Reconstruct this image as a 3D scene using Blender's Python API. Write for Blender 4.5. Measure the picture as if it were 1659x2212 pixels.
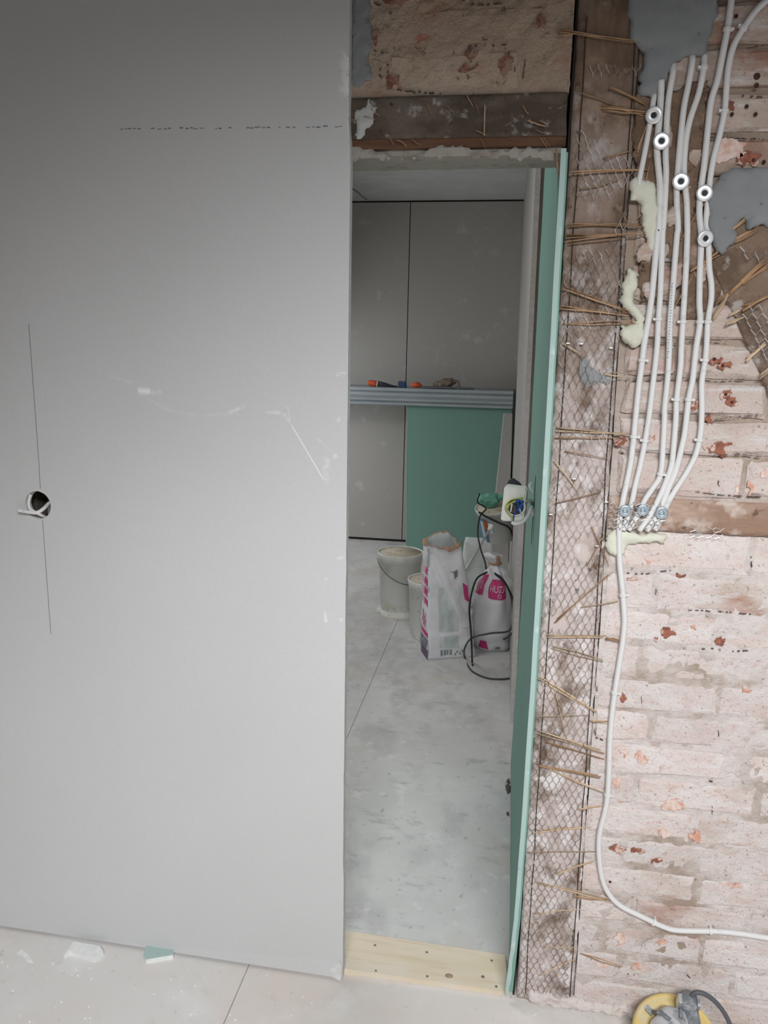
import bpy, bmesh, math, random
from mathutils import Vector, Matrix, noise

# ------------------------------------------------------------------ scene, camera, light
for o in list(bpy.data.objects):
    bpy.data.objects.remove(o)
S = bpy.context.scene
COL = S.collection
RNG = random.Random(7)

FW, FH, FPX = 1659.0, 2212.0, 1661.0
CAMZ = 1.5
_a = Vector((1110 - FW / 2, 758 - FH / 2, FPX)).normalized()          # into the wall
_b = Vector((670 - FW / 2, 8900 - FH / 2, FPX))                        # straight down
_b = (_b - _a * _a.dot(_b)).normalized()
_c = _b.cross(_a)                                                      # along the wall
def cam2world(v):
    return Vector((_c.dot(v), _a.dot(v), -_b.dot(v)))
CAM = Vector((0, 0, CAMZ))
cd = bpy.data.cameras.new('camera')
cam = bpy.data.objects.new('camera', cd)
COL.objects.link(cam)
cd.sensor_fit = 'HORIZONTAL'
cd.sensor_width = 36.0
cd.lens = 36.0 * FPX / FW
cd.clip_start = 0.02
ax, ay, az = cam2world(Vector((1, 0, 0))), cam2world(Vector((0, -1, 0))), cam2world(Vector((0, 0, -1)))
cam.matrix_world = Matrix(((ax.x, ay.x, az.x, CAM.x), (ax.y, ay.y, az.y, CAM.y), (ax.z, ay.z, az.z, CAM.z), (0, 0, 0, 1)))
S.camera = cam

S.view_settings.view_transform = 'Standard'
S.view_settings.look = 'None'
S.view_settings.gamma = 1.0
S.view_settings.use_curve_mapping = False
S.view_settings.exposure = 0.0
S.cycles.use_denoising = True
S.cycles.max_bounces = 8
S.cycles.diffuse_bounces = 5
S.cycles.sample_clamp_indirect = 6.0

w = bpy.data.worlds.new('sky')
S.world = w
w.use_nodes = True
w.node_tree.nodes['Background'].inputs[0].default_value = (0.80, 0.90, 1.0, 1)
w.node_tree.nodes['Background'].inputs[1].default_value = 1.0

def area(name, loc, target, sx, sy, power, color):
    l = bpy.data.lights.new(name, 'AREA')
    l.shape = 'RECTANGLE'; l.size = sx; l.size_y = sy
    l.energy = power; l.color = color
    o = bpy.data.objects.new(name, l)
    COL.objects.link(o)
    o.location = loc
    o.rotation_euler = (Vector(target) - Vector(loc)).to_track_quat('-Z', 'Y').to_euler()
    return o
# daylight: the big window behind the photographer, the window in the far room's left wall
area('window_daylight_front_room', (0.4, -1.50, 2.90), (0.15, 0.30, 0.00), 1.8, 0.75, 156, (0.968, 0.982, 1.0))
area('window_daylight_far_room', (-1.95, 5.05, 1.05), (-0.6, 5.05, 0.25), 0.9, 1.2, 14, (0.97, 0.98, 1.0))
area('added_far_floor_light', (-1.55, 2.55, 2.42), (-0.6, 2.45, 0.0), 0.9, 0.9, 21, (0.98, 0.985, 1.0))  # extra unseen light added to brighten the far floor and reveal

# ------------------------------------------------------------------ pixel -> point on a known plane of the place
def ray(px, py):
    return cam2world(Vector((px - FW / 2, py - FH / 2, FPX)))
def W(px, py, Y=1.58):
    d = ray(px, py); return CAM + d * (Y / d.y)
def F(px, py, z=0.0):
    d = ray(px, py); return CAM + d * ((z - CAMZ) / d.z)

# ------------------------------------------------------------------ materials
def _n(nt, kind, **kw):
    nd = nt.nodes.new(kind)
    for k, v in kw.items(): setattr(nd, k, v)
    return nd
MATS = {}
def M(name, col, rough=0.85, layers=(), bump=None, metal=0.0, rnd=0.0, strokes=(), spec=0.3, bump2=None, trans=0.0):
    """layers: (scale, detail, lo, hi, colour, amount, stretch xyz, zlo, zhi)"""
    if name in MATS: return MATS[name]
    m = bpy.data.materials.new(name); MATS[name] = m
    m.use_nodes = True
    nt = m.node_tree; L = nt.links.new
    bs = nt.nodes['Principled BSDF']
    bs.inputs['Roughness'].default_value = rough
    bs.inputs['Metallic'].default_value = metal
    bs.inputs['Specular IOR Level'].default_value = spec
    geo = _n(nt, 'ShaderNodeNewGeometry')
    pos = geo.outputs['Position']
    rgb = _n(nt, 'ShaderNodeRGB'); rgb.outputs[0].default_value = (*col, 1)
    cur = rgb.outputs[0]
    def noise_fac(scale, detail, stretch, rough_=0.6, off=0.0):
        mp = _n(nt, 'ShaderNodeMapping'); mp.inputs['Scale'].default_value = stretch
        mp.inputs['Location'].default_value = (off, off * 1.7, off * 0.6)
        L(pos, mp.inputs[0])
        tx = _n(nt, 'ShaderNodeTexNoise')
        tx.inputs['Scale'].default_value = scale; tx.inputs['Detail'].default_value = detail
        tx.inputs['Roughness'].default_value = rough_
        L(mp.outputs[0], tx.inputs['Vector'])
        return tx.outputs['Fac']
    def mix(fac, c2):
        nonlocal cur
        mx = _n(nt, 'ShaderNodeMix', data_type='RGBA')
        L(fac, mx.inputs['Factor']); L(cur, mx.inputs[6])
        if isinstance(c2, tuple): mx.inputs[7].default_value = (*c2, 1)
        else: L(c2, mx.inputs[7])
        cur = mx.outputs[2]
    for i, ly in enumerate(layers):
        ly = list(ly) + [None] * (9 - len(ly))
        scale, detail, lo, hi, c2, amt, st, zlo, zhi = ly
        fac = noise_fac(scale, detail, st or (1, 1, 1), off=3.1 * i + len(name))
        mr = _n(nt, 'ShaderNodeMapRange'); mr.clamp = True
        mr.inputs['From Min'].default_value = lo; mr.inputs['From Max'].default_value = hi
        mr.inputs['To Max'].default_value = 1.0 if amt is None else amt
        L(fac, mr.inputs['Value']); f = mr.outputs[0]
        if zlo is not None:
            sp = _n(nt, 'ShaderNodeSeparateXYZ'); L(pos, sp.inputs[0])
            m2 = _n(nt, 'ShaderNodeMapRange'); m2.clamp = True
            m2.inputs['From Min'].default_value = zlo; m2.inputs['From Max'].default_value = zhi
            L(sp.outputs[2], m2.inputs['Value'])
            mm = _n(nt, 'ShaderNodeMath', operation='MULTIPLY'); L(f, mm.inputs[0]); L(m2.outputs[0], mm.inputs[1])
            f = mm.outputs[0]
        mix(f, c2)
    for (p0, p1, wd, amt, c2, nsc, nlo, nhi) in strokes:                # marks with a shape of their own
        p0 = Vector(p0); p1 = Vector(p1); d = p1 - p0; ln = d.length; d = d / ln
        nrm = Vector((-d.z, 0, d.x))
        sb = _n(nt, 'ShaderNodeVectorMath', operation='SUBTRACT'); L(pos, sb.inputs[0]); sb.inputs[1].default_value = p0
        du = _n(nt, 'ShaderNodeVectorMath', operation='DOT_PRODUCT'); L(sb.outputs[0], du.inputs[0]); du.inputs[1].default_value = d / ln
        dv = _n(nt, 'ShaderNodeVectorMath', operation='DOT_PRODUCT'); L(sb.outputs[0], dv.inputs[0]); dv.inputs[1].default_value = nrm / wd
        def peak(sock, center, half):
            s = _n(nt, 'ShaderNodeMath', operation='SUBTRACT'); L(sock, s.inputs[0]); s.inputs[1].default_value = center
            a = _n(nt, 'ShaderNodeMath', operation='ABSOLUTE'); L(s.outputs[0], a.inputs[0])
            r = _n(nt, 'ShaderNodeMapRange', interpolation_type='SMOOTHSTEP'); L(a.outputs[0], r.inputs['Value'])
            r.inputs['From Min'].default_value = half; r.inputs['From Max'].default_value = 0.0 if half > 0.9 else half * 0.75
            return r.outputs[0]
        fu, fv = peak(du.outputs['Value'], 0.5, 0.52), peak(dv.outputs['Value'], 0.0, 1.0)
        mm = _n(nt, 'ShaderNodeMath', operation='MULTIPLY'); L(fu, mm.inputs[0]); L(fv, mm.inputs[1])
        nf = noise_fac(nsc, 3, (1, 1, 1), off=wd * 100)
        mr = _n(nt, 'ShaderNodeMapRange'); mr.clamp = True
        mr.inputs['From Min'].default_value = nlo; mr.inputs['From Max'].default_value = nhi; mr.inputs['To Max'].default_value = amt
        L(nf, mr.inputs['Value'])
        m3 = _n(nt, 'ShaderNodeMath', operation='MULTIPLY'); L(mm.outputs[0], m3.inputs[0]); L(mr.outputs[0], m3.inputs[1])
        mix(m3.outputs[0], c2)
    if rnd:
        oi = _n(nt, 'ShaderNodeObjectInfo')
        hs = _n(nt, 'ShaderNodeHueSaturation')
        mr = _n(nt, 'ShaderNodeMapRange'); L(oi.outputs['Random'], mr.inputs['Value'])
        mr.inputs['To Min'].default_value = 1 - rnd; mr.inputs['To Max'].default_value = 1 + rnd
        L(mr.outputs[0], hs.inputs['Value']); L(cur, hs.inputs['Color']); cur = hs.outputs[0]
    L(cur, bs.inputs['Base Color'])
    if bump:
        nrm_out = None
        for bp in (bump, bump2):
            if not bp: continue
            sc, st_, dist = bp[:3]
            f = noise_fac(sc, 5, bp[3] if len(bp) > 3 else (1, 1, 1), 0.65)
            b = _n(nt, 'ShaderNodeBump'); b.inputs['Strength'].default_value = st_; b.inputs['Distance'].default_value = dist
            L(f, b.inputs['Height'])
            if nrm_out: L(nrm_out, b.inputs['Normal'])
            nrm_out = b.outputs[0]
        L(nrm_out, bs.inputs['Normal'])
    return m

# ------------------------------------------------------------------ mesh helpers
def obj(name, bm, mat, parent=None, smooth=False, kind=None, label=None):
    me = bpy.data.meshes.new(name)
    bm.normal_update()
    bm.to_mesh(me); bm.free()
    if smooth:
        for p in me.polygons: p.use_smooth = True
    me.materials.append(mat)
    o = bpy.data.objects.new(name, me)
    COL.objects.link(o)
    if parent:
        o.parent = parent
        if parent.type == 'EMPTY': o.matrix_parent_inverse = Matrix.Translation(-parent.location)
    if kind: o['kind'] = kind
    if label: o['label'] = label
    return o
def thing(name, label, cat, loc=(0, 0, 0), group=None):
    o = bpy.data.objects.new(name, None); COL.objects.link(o)
    o.empty_display_size = 0.05
    o['label'] = label; o['category'] = cat
    if group: o['group'] = group
    o.location = loc
    return o
def tag(o, label, cat, group=None):
    o['label'] = label; o['category'] = cat
    if group: o['group'] = group
    return o
def bx(bm, x0, x1, y0, y1, z0, z1):
    vs = [bm.verts.new(p) for p in ((x0, y0, z0), (x1, y0, z0), (x1, y1, z0), (x0, y1, z0), (x0, y0, z1), (x1, y0, z1), (x1, y1, z1), (x0, y1, z1))]
    for f in ((0, 3, 2, 1), (4, 5, 6, 7), (0, 1, 5, 4), (1, 2, 6, 5), (2, 3, 7, 6), (3, 0, 4, 7)):
        bm.faces.new([vs[i] for i in f])
    return vs
def box(x0, x1, y0, y1, z0, z1, bevel=0.0):
    bm = bmesh.new(); bx(bm, x0, x1, y0, y1, z0, z1)
    if bevel: bmesh.ops.bevel(bm, geom=bm.edges[:], offset=bevel, segments=2, affect='EDGES', profile=0.6)
    return bm
def tube(bm, pts, r, sides=8, caps=True, radii=None, flat=1.0):
    pts = [Vector(p) for p in pts]
    rings = []
    up = None
    for i, p in enumerate(pts):
        t = (pts[min(i + 1, len(pts) - 1)] - pts[max(i - 1, 0)]).normalized()
        if up is None:
            up = Vector((0, 1, 0)) if abs(t.y) < 0.9 else Vector((1, 0, 0))
        s = t.cross(up).normalized(); up = s.cross(t).normalized()
        rr = radii[i] if radii else r
        rings.append([bm.verts.new(p + (s * math.cos(a) + up * math.sin(a) * flat) * rr) for a in [2 * math.pi * k / sides for k in range(sides)]])
    for a, b in zip(rings, rings[1:]):
        for k in range(sides):
            bm.faces.new((a[k], a[(k + 1) % sides], b[(k + 1) % sides], b[k]))
    if caps:
        bm.faces.new(rings[0][::-1]); bm.faces.new(rings[-1])
def spline(pts, n=6):
    """Catmull-Rom through the points"""
    pts = [Vector(p) for p in pts]
    P = [pts[0] * 2 - pts[1]] + pts + [pts[-1] * 2 - pts[-2]]
    out = []
    for i in range(1, len(P) - 2):
        p0, p1, p2, p3 = P[i - 1:i + 3]
        for k in range(n):
            t = k / n
            out.append(0.5 * ((2 * p1) + (p2 - p0) * t + (2 * p0 - 5 * p1 + 4 * p2 - p3) * t * t + (3 * p1 - p0 - 3 * p2 + p3) * t ** 3))
    out.append(pts[-1])
    return out
def lathe(bm, prof, c, sides=32, axis=None):
    """prof: (r, z); c: base centre; axis: Matrix for tilt"""
    rings = []
    for r, z in prof:
        ring = []
        for k in range(sides):
            a = 2 * math.pi * k / sides
            v = Vector((r * math.cos(a), r * math.sin(a), z))
            if axis: v = axis @ v
            ring.append(bm.verts.new(v + Vector(c)))
        rings.append(ring)
    for a, b in zip(rings, rings[1:]):
        for k in range(sides):
            bm.faces.new((a[k], a[(k + 1) % sides], b[(k + 1) % sides], b[k]))
    if prof[0][0] > 1e-6: bm.faces.new(rings[0][::-1])
    if prof[-1][0] > 1e-6: bm.faces.new(rings[-1])
    bmesh.ops.remove_doubles(bm, verts=bm.verts[:], dist=1e-6)
def nz(x, y, z, s=1.0):
    return noise.noise(Vector((x, y, z)) * s)
def patch(outline, y, thick, dome=0.0, res=0.006, rough=0.0, seed=0.0, edge=0.012, wob=0.006):
    """a dab of material on the wall: outline (x,z) polygon filled with a relief, real thickness, back at y"""
    poly = [Vector((p[0], p[1])) for p in outline]
    xs = [p.x for p in poly]; zs = [p.y for p in poly]
    def inside(x, z):
        c = False; j = len(poly) - 1
        for i in range(len(poly)):
            a, b = poly[i], poly[j]
            if (a.y > z) != (b.y > z) and x < (b.x - a.x) * (z - a.y) / (b.y - a.y + 1e-12) + a.x: c = not c
            j = i
        return c
    def dist(x, z):
        q = Vector((x, z)); best = 9
        for a, b in zip(poly, poly[1:] + poly[:1]):
            d = b - a; t = max(0, min(1, (q - a).dot(d) / max(d.length_squared, 1e-12)))
            best = min(best, (a + d * t - q).length)
        return best
    x0, x1, z0, z1 = min(xs) - res, max(xs) + res, min(zs) - res, max(zs) + res
    nx, nzv = int((x1 - x0) / res) + 1, int((z1 - z0) / res) + 1
    bm = bmesh.new(); V = {}
    def h(x, z):
        jx = x + wob * nz(x, z, seed, 60) + wob * 0.5 * nz(x, z, seed + 9, 160); jz = z + wob * nz(z, x, seed + 5, 60) + wob * 0.5 * nz(z, x, seed + 2, 160)
        d = dist(jx, jz) * (1 if inside(jx, jz) else -1)
        if d < -0.001: return None
        t = max(0.0, min(1.0, (d + 0.001) / edge)); t = t * (2 - t)
        return thick * t * (1 + rough * nz(x, z, seed, 45)) + dome * t
    for i in range(nx + 1):
        for j in range(nzv + 1):
            x, z = x0 + i * res, z0 + j * res
            hh = h(x, z)
            if hh is not None: V[i, j] = bm.verts.new((x, y - hh, z))
    for i in range(nx):
        for j in range(nzv):
            q = [V.get(k) for k in ((i, j), (i + 1, j), (i + 1, j + 1), (i, j + 1))]
            q = [v for v in q if v]
            if len(q) >= 3: bm.faces.new(q)
    loose = [v for v in bm.verts if not v.link_faces]
    bmesh.ops.delete(bm, geom=loose, context='VERTS')
    ed = [e for e in bm.edges if e.is_boundary]                          # skirt back to the wall
    r = bmesh.ops.extrude_edge_only(bm, edges=ed)
    for v in r['geom']:
        if isinstance(v, bmesh.types.BMVert): v.co.y = y + 0.004
    return bm
def blob_outline(cx, cz, rx, rz, n=14, jit=0.25, seed=0):
    r = random.Random(seed)
    return [(cx + rx * math.cos(2 * math.pi * k / n) * (1 + r.uniform(-jit, jit)), cz + rz * math.sin(2 * math.pi * k / n) * (1 + r.uniform(-jit, jit))) for k in range(n)]
def text_mesh(s, size):
    cu = bpy.data.curves.new('lettering', 'FONT'); cu.body = s; cu.size = size; cu.align_x = 'CENTER'; cu.align_y = 'CENTER'
    o = bpy.data.objects.new('lettering', cu); COL.objects.link(o)
    dg = bpy.context.evaluated_depsgraph_get()
    me = bpy.data.meshes.new_from_object(o.evaluated_get(dg))
    bpy.data.objects.remove(o)
    bm = bmesh.new(); bm.from_mesh(me); bpy.data.meshes.remove(me)
    return bm

# ------------------------------------------------------------------ palette
WHITE_DUST = (0.80, 0.80, 0.80)
sk = []
def st(a, b, wd, amt=0.6, nsc=120, lo=0.3, hi=0.6, c=WHITE_DUST):
    sk.append((W(*a, 1.556), W(*b, 1.556), wd, amt, c, nsc, lo, hi))
st((297, 843), (325, 845), 0.010, 0.9, 90, 0.15, 0.45)
st((300, 850), (352, 846), 0.008, 0.45)
st((235, 812), (290, 828), 0.006, 0.22)
st((318, 862), (370, 888), 0.006, 0.25)
st((360, 886), (430, 897), 0.005, 0.18)
st((430, 898), (495, 894), 0.006, 0.22)
st((490, 893), (532, 876), 0.007, 0.45)
st((575, 889), (612, 893), 0.006, 0.55)
st((612, 893), (626, 912), 0.005, 0.4)
st((622, 878), (626, 912), 0.004, 0.4)
st((626, 912), (700, 1038), 0.0022, 0.9, 40, 0.1, 0.3)
st((684, 945), (722, 982), 0.002, 0.5)
st((722, 980), (725, 990), 0.008, 0.6)
st((706, 985), (703, 1045), 0.012, 0.40, 150)
st((724, 810), (748, 806), 0.006, 0.7, 250, 0.4, 0.6)
st((728, 905), (735, 910), 0.010, 0.4)
st((728, 1208), (742, 1202), 0.006, 0.6, 250, 0.35, 0.6)
st((704, 1248), (705, 1254), 0.005, 0.7)
st((703, 1320), (704, 1345), 0.006, 0.7, 200, 0.35, 0.55)
st((736, 1336), (738, 1344), 0.006, 0.8)
st((752, 105), (748, 215), 0.022, 0.75, 60, 0.42, 0.58)
st((756, 215), (756, 300), 0.008, 0.6, 60, 0.40, 0.58)
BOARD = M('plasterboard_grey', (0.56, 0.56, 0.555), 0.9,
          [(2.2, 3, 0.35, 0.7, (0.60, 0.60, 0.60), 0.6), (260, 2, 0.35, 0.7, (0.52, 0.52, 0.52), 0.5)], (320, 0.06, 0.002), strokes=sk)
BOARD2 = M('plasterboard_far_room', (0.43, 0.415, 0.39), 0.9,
           [(1.5, 3, 0.4, 0.7, (0.46, 0.45, 0.43), 0.6), (9, 4, 0.62, 0.72, (0.70, 0.70, 0.69), 0.35)], (120, 0.05, 0.002))  # same grey board, with the far room's shade darkened into its colour
PAPER_EDGE = M('board_edge_paper', (0.60, 0.59, 0.57), 0.9, [(60, 4, 0.45, 0.6, (0.72, 0.72, 0.70), 0.6)], (150, 0.3, 0.002))
GREEN = M('plasterboard_green', (0.19, 0.34, 0.285), 0.8, [(2, 2, 0.35, 0.65, (0.20, 0.365, 0.305), 0.8), (90, 3, 0.68, 0.72, (0.55, 0.62, 0.58), 0.4)], (200, 0.05, 0.002))
GREEN_L = M('plasterboard_green_edge', (0.40, 0.52, 0.49), 0.75, [(12, 4, 0.60, 0.72, (0.72, 0.78, 0.76), 0.8), (40, 4, 0.66, 0.72, (0.28, 0.40, 0.40), 0.6)], (120, 0.1, 0.002))
GYPSUM = M('gypsum_core', (0.82, 0.82, 0.80), 0.95, [(50, 4, 0.45, 0.65, (0.70, 0.72, 0.70), 0.6)], (120, 0.5, 0.003))
CRACKM = M('joint_shadow_dirt', (0.075, 0.055, 0.046), 0.95, [(120, 3, 0.45, 0.6, (0.17, 0.125, 0.10), 0.7)])  # dark brown strips that paint the shade inside brick joints
DARK = M('dark_cavity', (0.030, 0.026, 0.024), 0.95)  # near-black that paints the shade inside gaps and slots
BRICK = M('lime_smeared_brick', (0.38, 0.215, 0.16), 0.95,
          [(7, 5, 0.38, 0.48, (0.50, 0.405, 0.34), 1.0, (1, 1, 1.6)),           # mortar skin over the brick
           (2.6, 4, 0.42, 0.56, (0.36, 0.275, 0.215), 0.85, (1, 1, 1.8), 1.15, 1.75),
           (3.2, 4, 0.30, 0.46, (0.655, 0.575, 0.545), 1.0, (1, 1, 1.5), 1.70, 1.05),
           (6, 5, 0.42, 0.60, (0.70, 0.655, 0.635), 0.9, (1, 1, 2.2), 1.5, 0.9),
           (14, 6, 0.50, 0.64, (0.62, 0.485, 0.445), 0.6, (1, 1, 1.6)),
           (10, 6, 0.54, 0.64, (0.67, 0.64, 0.625), 0.7, (1, 1, 5)),
           (120, 5, 0.58, 0.67, (0.52, 0.30, 0.235), 0.5),
           (150, 3, 0.64, 0.70, (0.22, 0.15, 0.125), 0.7),
           (9, 6, 0.665, 0.70, (0.48, 0.22, 0.15), 0.8, (1, 1, 1.7)),           # bare patches
           (80, 4, 0.665, 0.71, (0.20, 0.12, 0.10), 0.6),
           (34, 5, 0.61, 0.69, (0.58, 0.33, 0.26), 0.45)],
          (42, 0.75, 0.009), rnd=0.05, bump2=(190, 0.6, 0.003))
MORTAR = M('old_lime_mortar', (0.36, 0.28, 0.22), 0.95,
           [(5, 5, 0.36, 0.54, (0.65, 0.59, 0.565), 1.0, (1, 1, 1), 1.6, 1.0), (14, 6, 0.50, 0.64, (0.64, 0.585, 0.555), 0.6, (1, 1, 1.6), 1.6, 1.0), (30, 5, 0.56, 0.68, (0.40, 0.31, 0.25), 0.6), (90, 3, 0.65, 0.71, (0.18, 0.13, 0.11), 0.7)],
           (60, 0.8, 0.008), bump2=(200, 0.5, 0.003))
BRICK_D = M('clay_brick_over_lintel', (0.36, 0.19, 0.13), 0.95,
            [(6, 5, 0.34, 0.47, (0.40, 0.31, 0.235), 0.95), (3, 4, 0.48, 0.62, (0.47, 0.385, 0.31), 0.8), (10, 6, 0.62, 0.68, (0.36, 0.12, 0.085), 0.9), (55, 4, 0.63, 0.70, (0.10, 0.07, 0.055), 0.8)],
            (40, 0.9, 0.010), rnd=0.1, bump2=(170, 0.6, 0.003))
BARE = M('bare_red_brick', (0.34, 0.13, 0.085), 0.95, [(90, 4, 0.45, 0.6, (0.19, 0.075, 0.055), 0.8), (55, 5, 0.52, 0.58, (0.64, 0.50, 0.44), 0.9)], (120, 0.6, 0.004))
BARE_O = M('bare_orange_brick', (0.60, 0.31, 0.22), 0.95, [(45, 4, 0.36, 0.54, (0.72, 0.60, 0.545), 0.95)], (120, 0.5, 0.003))
OLDWOOD = M('old_timber', (0.135, 0.088, 0.060), 0.9,
            [(14, 5, 0.40, 0.62, (0.235, 0.16, 0.112), 0.9, (2, 1, 0.35)), (7, 5, 0.48, 0.60, (0.32, 0.245, 0.20), 0.8, (1, 1, 0.8)), (14, 6, 0.56, 0.66, (0.46, 0.40, 0.38), 0.7, (1, 1, 1.2)),
             (9, 6, 0.36, 0.50, (0.60, 0.515, 0.485), 0.95, (1.6, 1, 1), 1.75, 1.20), (18, 5, 0.52, 0.62, (0.76, 0.72, 0.71), 0.85, (1.4, 1, 1), 2.1, 1.0), (7, 5, 0.60, 0.68, (0.36, 0.25, 0.18), 0.7, (1, 1, 2)), (60, 4, 0.64, 0.70, (0.09, 0.06, 0.045), 0.7)],
            (40, 0.7, 0.006, (2, 1, 0.5)), bump2=(160, 0.5, 0.003))
BRACEWOOD = M('brace_timber', (0.15, 0.10, 0.070), 0.9, [(14, 5, 0.40, 0.62, (0.25, 0.175, 0.125), 0.9, (1, 1, 1)), (9, 6, 0.50, 0.62, (0.36, 0.295, 0.255), 0.8), (22, 5, 0.60, 0.68, (0.52, 0.47, 0.45), 0.7), (60, 4, 0.62, 0.70, (0.06, 0.04, 0.03), 0.7)], (40, 0.9, 0.008), bump2=(160, 0.6, 0.003))
CLAY = M('straw_clay', (0.17, 0.110, 0.074), 0.95, [(12, 6, 0.42, 0.60, (0.27, 0.185, 0.13), 0.9, (1, 1, 1.6)), (20, 5, 0.56, 0.66, (0.42, 0.32, 0.26), 0.7), (55, 4, 0.60, 0.68, (0.045, 0.03, 0.024), 0.9)], (30, 1.0, 0.012), bump2=(140, 0.8, 0.005))
LINTELWOOD = M('lintel_timber', (0.085, 0.064, 0.048), 0.95,
            [(11, 5, 0.45, 0.62, (0.16, 0.125, 0.10), 0.9, (0.7, 1, 1.4)), (30, 5, 0.60, 0.68, (0.42, 0.39, 0.36), 0.6), (60, 4, 0.62, 0.70, (0.03, 0.022, 0.017), 0.8)],
            (50, 0.8, 0.007), bump2=(180, 0.5, 0.003))
BAREWOOD = M('bare_brown_timber', (0.115, 0.058, 0.034), 0.85, [(8, 5, 0.4, 0.62, (0.19, 0.105, 0.064), 0.9, (0.4, 1, 3))], (60, 0.6, 0.004, (0.4, 1, 3)))
PLASTER_L = M('pale_plaster', (0.33, 0.31, 0.275), 0.95, [(30, 5, 0.50, 0.66, (0.24, 0.205, 0.17), 0.8)], (70, 0.6, 0.004))
CEMENT = M('grey_cement_filler', (0.225, 0.235, 0.240), 0.9, [(6, 4, 0.4, 0.65, (0.285, 0.295, 0.300), 0.8), (60, 4, 0.66, 0.71, (0.10, 0.10, 0.10), 0.6)], (25, 0.25, 0.006), bump2=(150, 0.2, 0.002))
FOAM = M('pale_yellow_foam', (0.64, 0.64, 0.535), 0.75, [(30, 4, 0.55, 0.68, (0.52, 0.50, 0.36), 0.7)], (45, 0.5, 0.006))
REED = M('dry_reed', (0.48, 0.345, 0.22), 0.65, [(20, 3, 0.4, 0.65, (0.60, 0.47, 0.33), 0.9)], (120, 0.3, 0.001), rnd=0.35)
REED_D = M('brown_reed', (0.33, 0.195, 0.105), 0.7, [(20, 3, 0.4, 0.65, (0.45, 0.29, 0.175), 0.9)], (120, 0.3, 0.001), rnd=0.3)
WIRE = M('galvanised_wire', (0.46, 0.42, 0.395), 0.4, [(25, 3, 0.40, 0.55, (0.16, 0.12, 0.10), 0.9), (22, 2, 0.48, 0.58, (0.80, 0.79, 0.78), 0.9, None, 0.85, 1.35), (30, 2, 0.60, 0.66, (0.88, 0.88, 0.88), 0.9)], metal=0.5)  # brightening with height and pale glints are light painted into the wire
WIRE_S = M('bright_mesh_wire', (0.75, 0.76, 0.78), 0.3, metal=0.85)
WIRE_D = M('rusty_wire', (0.055, 0.038, 0.032), 0.7, metal=0.2)
CABLE = M('white_cable_sheath', (0.70, 0.695, 0.685), 0.5, [(40, 4, 0.60, 0.70, (0.52, 0.50, 0.47), 0.5)], spec=0.4)
WASHER = M('zinc_washer', (0.86, 0.87, 0.88), 0.35, [(30, 3, 0.5, 0.7, (0.68, 0.69, 0.70), 0.6)], metal=0.45)
WASHER_B = M('blue_grey_washer', (0.50, 0.58, 0.64), 0.32, metal=0.7)
BLACK = M('black_rubber', (0.018, 0.020, 0.023), 0.5)
FLOOR = M('dusty_floor_board', (0.66, 0.60, 0.555), 0.8,
          [(1.6, 5, 0.40, 0.62, (0.69, 0.675, 0.65), 0.9), (3.1, 5, 0.46, 0.62, (0.68, 0.575, 0.52), 0.7), (6, 6, 0.52, 0.70, (0.78, 0.78, 0.775), 0.6), (40, 5, 0.64, 0.72, (0.47, 0.44, 0.41), 0.5), (14, 6, 0.60, 0.70, (0.55, 0.51, 0.48), 0.4)],
          (60, 0.10, 0.003))
FLOOR2 = M('dusty_far_floor', (0.55, 0.545, 0.53), 0.8,
          [(1.9, 5, 0.40, 0.62, (0.63, 0.625, 0.61), 0.9), (4.0, 6, 0.50, 0.68, (0.42, 0.41, 0.41), 0.75, (1.6, 1, 1)), (9, 6, 0.58, 0.70, (0.33, 0.33, 0.34), 0.55, (1, 2.2, 1)), (2.3, 4, 0.54, 0.68, (0.50, 0.45, 0.40), 0.6), (34, 5, 0.62, 0.70, (0.30, 0.295, 0.295), 0.65), (18, 6, 0.60, 0.68, (0.70, 0.69, 0.67), 0.5)],
          (60, 0.10, 0.003))
JOINT = M('floor_joint_dirt', (0.36, 0.34, 0.32), 0.95)
PINE = M('pine_board', (0.68, 0.58, 0.43), 0.7, [(6, 5, 0.40, 0.65, (0.74, 0.65, 0.52), 0.9, (0.5, 4, 1)), (16, 4, 0.55, 0.70, (0.58, 0.45, 0.29), 0.5, (0.3, 5, 1)), (3, 4, 0.55, 0.68, (0.72, 0.66, 0.60), 0.7)], (60, 0.15, 0.002, (0.4, 4, 1)))
KNOT = M('pine_knot', (0.34, 0.235, 0.15), 0.7, [(60, 3, 0.4, 0.6, (0.46, 0.33, 0.22), 0.8)])
SCREW = M('dull_screw_head', (0.30, 0.27, 0.22), 0.5, metal=0.5)
CEIL = M('far_ceiling_filler', (0.60, 0.60, 0.585), 0.9, [(7, 6, 0.45, 0.65, (0.68, 0.68, 0.67), 0.8), (40, 5, 0.62, 0.70, (0.50, 0.50, 0.49), 0.5)], (60, 0.2, 0.003))
SHELL = M('room_plaster', (0.235, 0.245, 0.255), 0.9, [(1.5, 3, 0.4, 0.6, (0.265, 0.275, 0.285), 0.8)])
STEEL = M('galvanised_profile', (0.42, 0.47, 0.50), 0.42, [(6, 4, 0.4, 0.65, (0.54, 0.58, 0.60), 0.7, (0.4, 1, 3))], metal=0.7)
PAIL = M('white_pail', (0.72, 0.73, 0.69), 0.45, [(9, 5, 0.55, 0.68, (0.58, 0.55, 0.44), 0.7), (40, 4, 0.64, 0.70, (0.24, 0.22, 0.18), 0.7)])
PAIL_IN = M('pail_residue', (0.58, 0.52, 0.41), 0.9, [(20, 5, 0.5, 0.65, (0.40, 0.34, 0.25), 0.8)], (60, 0.5, 0.004))
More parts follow.
